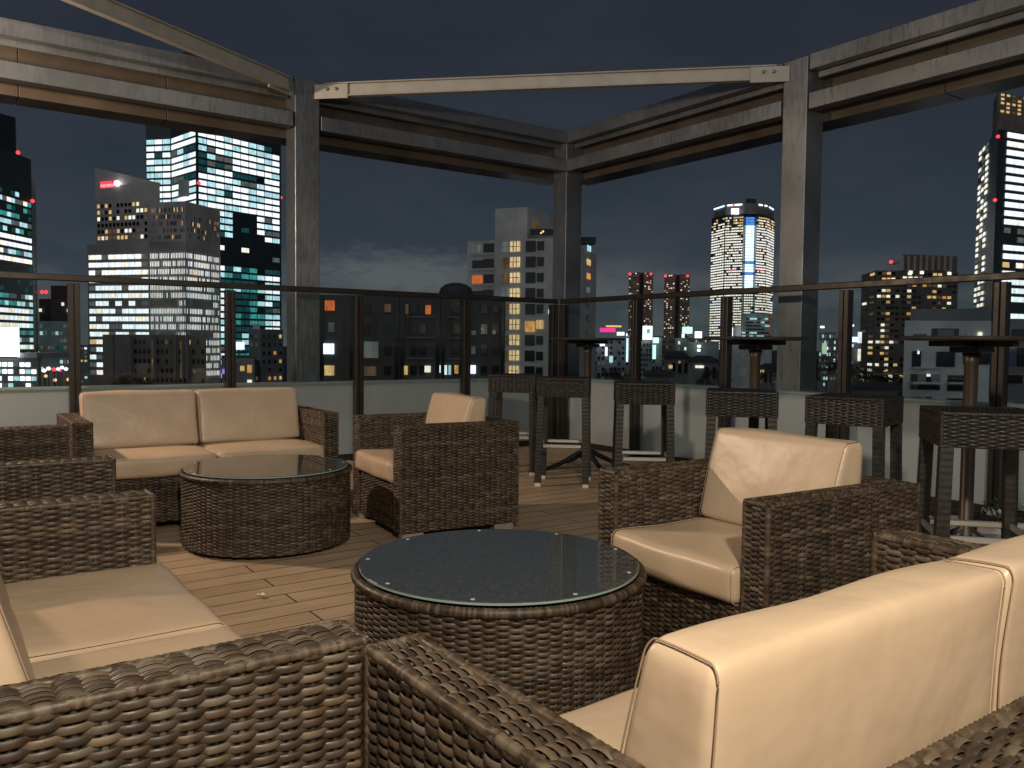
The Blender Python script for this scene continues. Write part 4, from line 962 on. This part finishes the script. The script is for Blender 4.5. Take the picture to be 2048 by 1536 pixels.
# -- right apartment tower
T = Tower('apartment_tower', 'dark broad apartment tower right of the right column, scattered warm windows', 'tower')
D = 480; P, z = T.wall([(1722, D + 30), (1752, D), (1800, D), (1915, D + 8), (1915, D + 60), (1722, D + 60)], 541, 'brick_brown', 1)
pt, zt = T.wall([(1802, D + 1), (1912, D + 9), (1912, D + 50), (1802, D + 50)], 509, 'brick_brown', 0, zb=z, name='upper_block')
for k in range(9):
    x = 1806 + k * 12; T.box(x, x + 3, 511, 541, D - 1 + k * .9, 1.2, 'concrete_pale', 'pilaster')
zl = zat(1800, 770, D)
def pkt(i, j):
    f = .62 if i % 5 in (1, 2) else .22
    return choose(('lit_warmwhite', f * .3), ('lit_warm', f * .32), ('lit_amber', f * .06), ('lit_dimwarm', f * .32), ('window_dark', .35))
T.grid(P[0], P[1], zl, z, 20, 2, pkt, 0.6, 0.42, off=.2); T.grid(P[1], P[2], zl, z, 20, 5, pkt, 0.8, 0.45, off=.2); T.grid(P[2], P[3], zl, z, 20, 11, pkt, 0.74, 0.45, off=.2)
T.grid(P[2], P[3], z - 6, z + 1, 2, 10, lambda i, j: choose(('lit_warmwhite', .5)), .7, .5, off=.3)
T.box(1786, 1800, 520, 527, D + 10, 6, 'concrete_white', 'roof_plant'); T.beacon(1782, 524, D, 1.1); T.done()

# -- tower at the right edge
T = Tower('office_tower', 'tall office tower at the right edge with long bright white floors', 'tower')
D = 330; P, z = T.wall([(1947, D + 40), (1984, D), (2160, D + 22), (2160, D + 80), (1947, D + 80)], 262, 'glass_dark', 1)
pt, zt = T.wall([(1972, D + 22), (1980, D + 6), (2160, D + 26), (2160, D + 80), (1972, D + 80)], 190, 'brick_brown', 1, zb=z, name='upper_block')
zl = zat(1984, 760, D); rows = {}
def pke(i, j):
    if j not in rows: rows[j] = rg.random()
    if i < 1: return None
    f = rows[j]
    if f < .06: return choose(('lit_dimwhite', .3))
    if .06 <= f < .16: return choose(('lit_warm', .5), ('lit_warmwhite', .3))
    return choose(('lit_white', .92), ('lit_warmwhite', .06))
T.grid(P[1], P[2], zl, z, 29, 13, pke, 0.97, 0.6, off=.2)
T.grid(P[0], P[1], zl, z, 40, 5, lambda i, j: choose(('lit_warmwhite', .5), ('lit_white', .2), ('lit_dimwhite', .2)) if i < 3 else None, 0.7, 0.55, off=.2)
T.grid(pt[1], pt[2], z + 8, zt, 5, 16, lambda i, j: choose(('lit_warm', .5), ('lit_dimwarm', .4)), .55, .5, off=.2)
T.beacon(1996, 273, D - 6, .7); T.beacon(1990, 400, D - 6, .7); T.done()

# -- pale building at the right
T = Tower('pale_building', 'near pale building at lower right with dark windows and balconies behind the bar table', 'building')
D = 62; P, z = T.wall([(1811, D), (1984, D - 1), (1986, D + 12), (1811, D + 14)], 641, 'concrete_white', 0)
T.wall([(1822, D + 2), (1984, D + 1), (1984, D + 10), (1822, D + 10)], 617, 'concrete_grey', 0, zb=z, name='roof_block')
u = lambda x: (x - 1811) / (1984 - 1811)
for x0, x1, y0, y1, m in ((1829, 1856, 668, 676, 'brick_brown'), (1866, 1920, 657, 676, 'window_dark'), (1878, 1910, 659, 674, 'window_grey'), (1934, 1942, 664, 676, 'lit_dimwhite'), (1958, 1966, 665, 676, 'lit_warmwhite'), (1828, 1846, 702, 733, 'window_dark'), (1838, 1842, 702, 708, 'lit_white'), (1877, 1914, 703, 733, 'window_dark'), (1931, 1945, 712, 728, 'window_dark'),
                          (1826, 1840, 748, 763, 'window_dark'), (1840, 1886, 748, 764, 'window_grey'), (1857, 1868, 748, 765, 'window_dark'), (1858, 1866, 748, 753, 'lit_white'), (1901, 1936, 750, 766, 'window_dark'), (1826, 1886, 770, 779, 'window_dark'), (1901, 1938, 770, 781, 'window_dark'), (1826, 1850, 794, 802, 'window_dark'), (1856, 1870, 794, 802, 'window_dark'), (1901, 1936, 796, 806, 'window_dark'), (1957, 1984, 705, 728, 'window_dark')):
    T.win(P[0], P[1], zat(x0, y1, D), zat(x0, y0, D), u(x0), u(x1), m, 0.08 if m.startswith('lit') else 0.04)
for x0, x1 in ((1827, 1886), (1900, 1940)):
    T.box(x0, x1, 765, 768, D - .8, .8, 'concrete_white', 'balcony'); T.box(x0, x1, 735, 737, D - .3, .3, 'concrete_white', 'ledge')
T.done()
T = Tower('pale_building', 'grey building at the right edge with a bright narrow window and blue glass', 'building')
D = 68; P, z = T.wall([(1990, D), (2130, D), (2130, D + 14), (1990, D + 14)], 637, 'concrete_grey', 0)
u = lambda x: (x - 1990) / 140
for x0, x1, y0, y1, m in ((2012, 2019, 656, 675, 'lit_warmwhite'), (2024, 2060, 658, 676, 'window_dark'), (2012, 2036, 702, 730, 'window_blue'), (2038, 2070, 696, 732, 'window_dark'), (2012, 2032, 694, 697, 'lit_dimwarm'), (2014, 2050, 750, 766, 'window_dark')): T.win(P[0], P[1], zat(x0, y1, D), zat(x0, y0, D), u(x0), u(x1), m, .07)
T.done()

# -- small city between corner column and rounded tower, and right of the right column
def small(label, x0, x1, yt, D, m, nf=5, nc=4, p=(), fu=.6, name='city_block', dep=20):
    T = Tower(name, label, 'building'); P, z = T.wall([(x0, D), (x1, D), (x1, D + dep), (x0, D + dep)], yt, m)
    if p: T.grid(P[0], P[1], zat(x0, 775, D), z - 0.6, nf, nc, lambda i, j: choose(*p), fu, .5, off=.1)
    return T, P, z
T, P, z = small('grey block topped by a pink lit sign beside the corner column', 1186, 1262, 676, 330, 'concrete_grey', 9, 9, (('lit_dimwhite', .12), ('window_dark', .5), ('lit_dimwarm', .08)))
T.box(1200, 1231, 656, 664, 329, .5, 'sign_pink', 'sign_panel'); T.box(1212, 1243, 651, 654, 330, .5, 'sign_yellow', 'light_strip'); T.box(1234, 1249, 664, 671, 329, .5, 'sign_blue', 'lit_sign'); T.box(1253, 1255, 667, 672, 329, .5, 'sign_white', 'lit_sign')
T.box(1187, 1210, 682, 692, 328, .5, 'sign_blue', 'lit_sign'); T.box(1211, 1215, 694, 712, 328, .5, 'sign_white', 'light_strip'); T.box(1254, 1257, 676, 724, 328, .5, 'lit_sky', 'light_strip'); T.box(1219, 1226, 712, 725, 328, .5, 'lit_cool', 'lit_sign'); T.done()
T, P, z = small('narrow pale block under a white sign with a green mark, right of a railing post', 1281, 1305, 680, 220, 'concrete_green', 9, 4, (('window_dark', .7), ('lit_white', .02)), .55)
T.box(1286, 1305, 652, 679, 219, .6, 'sign_white', 'sign_panel'); T.box(1294, 1300, 658, 667, 218.3, .3, 'sign_green', 'sign_mark'); T.done()
T, P, z = small('narrow block with a tall mint green light strip', 1306, 1326, 680, 240, 'concrete_green', 6, 3, (('window_dark', .4),))
T.box(1306, 1312, 690, 718, 239, .4, 'sign_mint', 'light_strip'); T.box(1306, 1318, 675, 686, 239, .4, 'lit_sky', 'lit_sign'); T.done()
T, P, z = small('brown stepped block among the distant lights left of the rounded skyscraper', 1326, 1352, 674, 260, 'brick_brown', 9, 4, (('window_dark', .5), ('lit_dimwarm', .12))); T.done()
T, P, z = small('green grey block with a glowing mint sign on its roof', 1350, 1376, 676, 300, 'concrete_green', 8, 4, (('lit_dimwhite', .2), ('lit_white', .06)))
T.box(1365, 1385, 654, 667, 299, .5, 'sign_mint', 'sign_panel'); T.box(1364, 1369, 668, 675, 298, .4, 'sign_white', 'lit_sign'); T.done()
T, P, z = small('pale low hall among the distant lights with a white sign tower', 1376, 1440, 684, 280, 'concrete_green', 4, 6, (('lit_dimwhite', .12),))
T.box(1390, 1404, 663, 676, 279, .4, 'sign_white', 'sign_panel'); T.box(1395, 1402, 690, 695, 279, .4, 'sign_white', 'lit_sign'); T.box(1395, 1401, 698, 703, 279, .4, 'sign_white', 'lit_sign'); T.done()
T, P, z = small('far grey block between the right column and a railing post with white lit signs', 1640, 1675, 664, 420, 'concrete_grey', 9, 7, (('lit_cool', .2), ('lit_dimwhite', .3), ('lit_white', .12)))
T.box(1645, 1654, 686, 708, 419, .5, 'sign_palegreen', 'lit_sign'); T.box(1641, 1649, 652, 656, 419, .5, 'sign_white', 'lit_sign'); T.done()
T, P, z = small('far block beside the broad apartment tower with bright white lights', 1696, 1725, 672, 400, 'concrete_grey', 9, 6, (('lit_white', .14), ('lit_dimwhite', .3)))
T.box(1704, 1716, 674, 684, 399, .5, 'sign_blue', 'lit_sign'); T.box(1698, 1708, 649, 653, 399, .5, 'sign_white', 'lit_sign'); T.box(1716, 1724, 664, 686, 399, .5, 'lit_white', 'lit_sign'); T.box(1716, 1722, 698, 722, 399, .5, 'lit_warmwhite', 'lit_sign'); T.done()
# far skyline blocks filling the horizon
k = 0
for lb, x0, x1, yt, D, m in (('far dim block on the horizon left of the slim towers', 1180, 1256, 682, 800, 'concrete_grey'), ('far dim block on the horizon between the slim towers', 1306, 1330, 672, 900, 'concrete_grey'), ('far dim block on the horizon below the right slim tower', 1376, 1424, 676, 900, 'concrete_grey'),
                             ('far dim block on the horizon right of the right column', 1640, 1726, 676, 800, 'concrete_grey'), ('far dim block behind the left street lights', 70, 176, 690, 600, 'concrete_grey')):
    T, P, z = small(lb, x0, x1, yt, D, m, 10, 12, (('lit_dimwhite', .25), ('lit_cool', .06), ('lit_warm', .05), ('lit_white', .04))); T.done()
# low houses with hipped roofs in the dark foreground
def house(label, x0, x1, yr, ye, D, lit=()):
    T = Tower('house', label, 'house', 'low houses in the dark beyond the right railing'); P, z = T.wall([(x0, D), (x1, D), (x1, D + 9), (x0, D + 9)], ye, 'concrete_grey')
    a, b, c, d = [np.array([*(q[:2] - T.o[:2]), z - GZ]) for q in (P[0], P[1], P3(x1, 600, D + 9), P3(x0, 600, D + 9))]
    zr = zat((x0 + x1) / 2, yr, D) - GZ; e = 0.12
    m1 = (a + d) / 2 * (1 - .3) + (b + c) / 2 * .3; m2 = (a + d) / 2 * .3 + (b + c) / 2 * .7; m1[2] = m2[2] = zr
    ctr = (a + b + c + d) / 4; a, b, c, d = [ctr + (q - ctr) * 1.12 for q in (a, b, c, d)]
    mb = MB(); mb.add([a, b, c, d, m1, m2], [(0, 1, 5, 4), (2, 3, 4, 5)], 'roof_dark'); mb.add([a, b, c, d, m1, m2], [(3, 0, 4), (1, 2, 5)], 'roof_dark'); mb.build('roof', T.root)
    T.grid(P[0], P[1], z - 6, z, 2, 4, lambda i, j: choose(('window_dark', .7), ('lit_dimwarm', .12)), .5, .5)
    for lx0, lx1, ly0, ly1, m in lit: T.win(P[0], P[1], zat(lx0, ly1, D), zat(lx0, ly0, D), (lx0 - x0) / (x1 - x0), (lx1 - x0) / (x1 - x0), m, .12)
    T.done()
house('low dark house with a small orange window below the mint sign', 1330, 1382, 703, 715, 120, ((1340, 1347, 730, 737, 'lit_warm'), (1359, 1363, 722, 727, 'lit_amber')))
house('low dark house with a white strip window left of a railing post', 1378, 1440, 712, 722, 105, ((1393, 1410, 731, 736, 'lit_warmwhite'),))
house('low dark house roof just above the right parapet by the corner', 1292, 1350, 742, 750, 70)
house('low dark house beyond the right column with one warm lamp', 1520, 1560, 728, 737, 130, ((1523, 1531, 740, 745, 'lit_warm'),))
house('low flat dark house left of the near pale building', 1690, 1800, 768, 776, 60)

# trees: tapered trunk, limbs and a crown of leaf clumps
def tree(label, px, ytop, D, w, seed, grp='dark trees beyond the railing'):
    rg_ = np.random.default_rng(seed); base = P3(px, 700, D); base = np.array([base[0], base[1], GZ]); zt = zat(px, ytop, D) - GZ; rw = w * D / F_PX / 2
    root = thing('tree', label, 'tree', tuple(base), 0, grp)
    tr = MB(); tr.tube([(0, 0, 0), (0.2, 0.1, zt * .4), (0, 0.2, zt * .75), (0.1, 0, zt * .93)], [rw * .11, rw * .08, rw * .05, .02], 'bark', 8)
    for q in range(6):
        a = q * 1.05 + rg_.random(); z0 = zt * (.45 + .08 * q); tr.tube([(0.1, 0.1, z0), (rw * .4 * cos(a), rw * .4 * sin(a), z0 + rw * .35), (rw * .75 * cos(a), rw * .75 * sin(a), z0 + rw * .7)], [rw * .04, rw * .025, rw * .01], 'bark', 6)
    tr.build('trunk', root)
    cl = []
    for q in range(26):
        a = rg_.random() * 2 * pi; rr = rw * sqrt(rg_.random()) * .85; zz = zt - rw * .25 - (rr / rw) ** 2 * rw * .7 - rg_.random() * rw * .8; cl.append((rr * cos(a), rr * sin(a), zz, rw * (.16 + .2 * rg_.random())))
    n = 2600; ci = rg_.integers(0, len(cl), n); C = np.array(cl)[ci]; d = rg_.normal(size=(n, 3)); d /= np.linalg.norm(d, axis=1)[:, None]
    p = C[:, :3] + d * C[:, 3:4] * (0.4 + .7 * rg_.random((n, 1))); t1 = rg_.normal(size=(n, 3)); t1 /= np.linalg.norm(t1, axis=1)[:, None]; t2 = np.cross(t1, d); s_ = rw * .035 * (0.6 + rg_.random((n, 1)))
    V = np.stack([p - t1 * s_, p - t2 * s_ * .6, p + t1 * s_, p + t2 * s_ * .6], 1); mb = MB(); mb.add(V, np.arange(n * 4).reshape(n, 4), 'tree_leaf', np.repeat(rg_.random(n), 4)); mb.build('crown', root)
for i, (lb, px, yt, D, w) in enumerate((('dark round tree before the low block with the warm stairwells', 268, 732, 80, 90), ('dark tree at the foot of the grey sign block by the corner', 1222, 724, 110, 70), ('dark tree left of the narrow pale block', 1262, 732, 90, 46),
        ('dark tree under the house with the orange window', 1318, 738, 95, 60), ('dark broad tree behind the middle bar table', 1425, 728, 85, 80), ('dark tree directly right of the right steel column', 1655, 706, 70, 70), ('dark tree between two railing posts right of the column', 1712, 716, 75, 80),
        ('dark tree in front of the broad apartment tower', 1772, 722, 85, 90), ('dark low tree left of the right steel column', 1545, 726, 80, 60), ('dark tree at the foot of the twin slim towers', 1375, 722, 130, 60))):
    tree(lb, px, yt, D, w, 500 + i)

# street at the left with a few cars, headlights and tail lights on
rd = MB(); a = P3(60, 700, 90); b_ = P3(150, 700, 330); d = (b_ - a)[:2]; d /= np.linalg.norm(d); nn = np.array([-d[1], d[0]]) * 7
V = [(a[0] - nn[0], a[1] - nn[1], GZ + .02), (b_[0] - nn[0], b_[1] - nn[1], GZ + .02), (b_[0] + nn[0], b_[1] + nn[1], GZ + .02), (a[0] + nn[0], a[1] + nn[1], GZ + .02)]
rd.add(V, [(0, 1, 2, 3)], 'asphalt'); tag(rd.build('street'), kind='structure')
def lampthing(px, py, D, m, lb, r=.35, grp='street lights far below at left'):
    p = P3(px, py, D); root = thing('street_lamp', lb, 'street lamp', (p[0], p[1], GZ), 0, grp); h = p[2] - GZ
    q = MB(); q.tube([(0, 0, 0), (0, 0, h - .2)], [.12, .07], 'black_metal', 8); q.build('pole', root)
    q = MB(); q.lathe([(0.01, h - r), (r, h - r * .5), (r, h + r * .4), (0.01, h + r)], m, k=10); q.build('lamp_head', root)
for i, (px, py, m) in enumerate(((88, 741, 'sign_white'), (97, 737, 'sign_white'), (108, 739, 'beacon_red'), (116, 738, 'lit_white'), (124, 735, 'sign_white'), (132, 738, 'sign_white'), (141, 739, 'sign_white'), (91, 752, 'lamp_warm'), (110, 760, 'lamp_warm'), (136, 759, 'lamp_warm'), (120, 741, 'sign_pink'))):
    lampthing(px, py, 170 + i * 4, m, 'small blurred street light far below between the billboard and the railing post', .42)
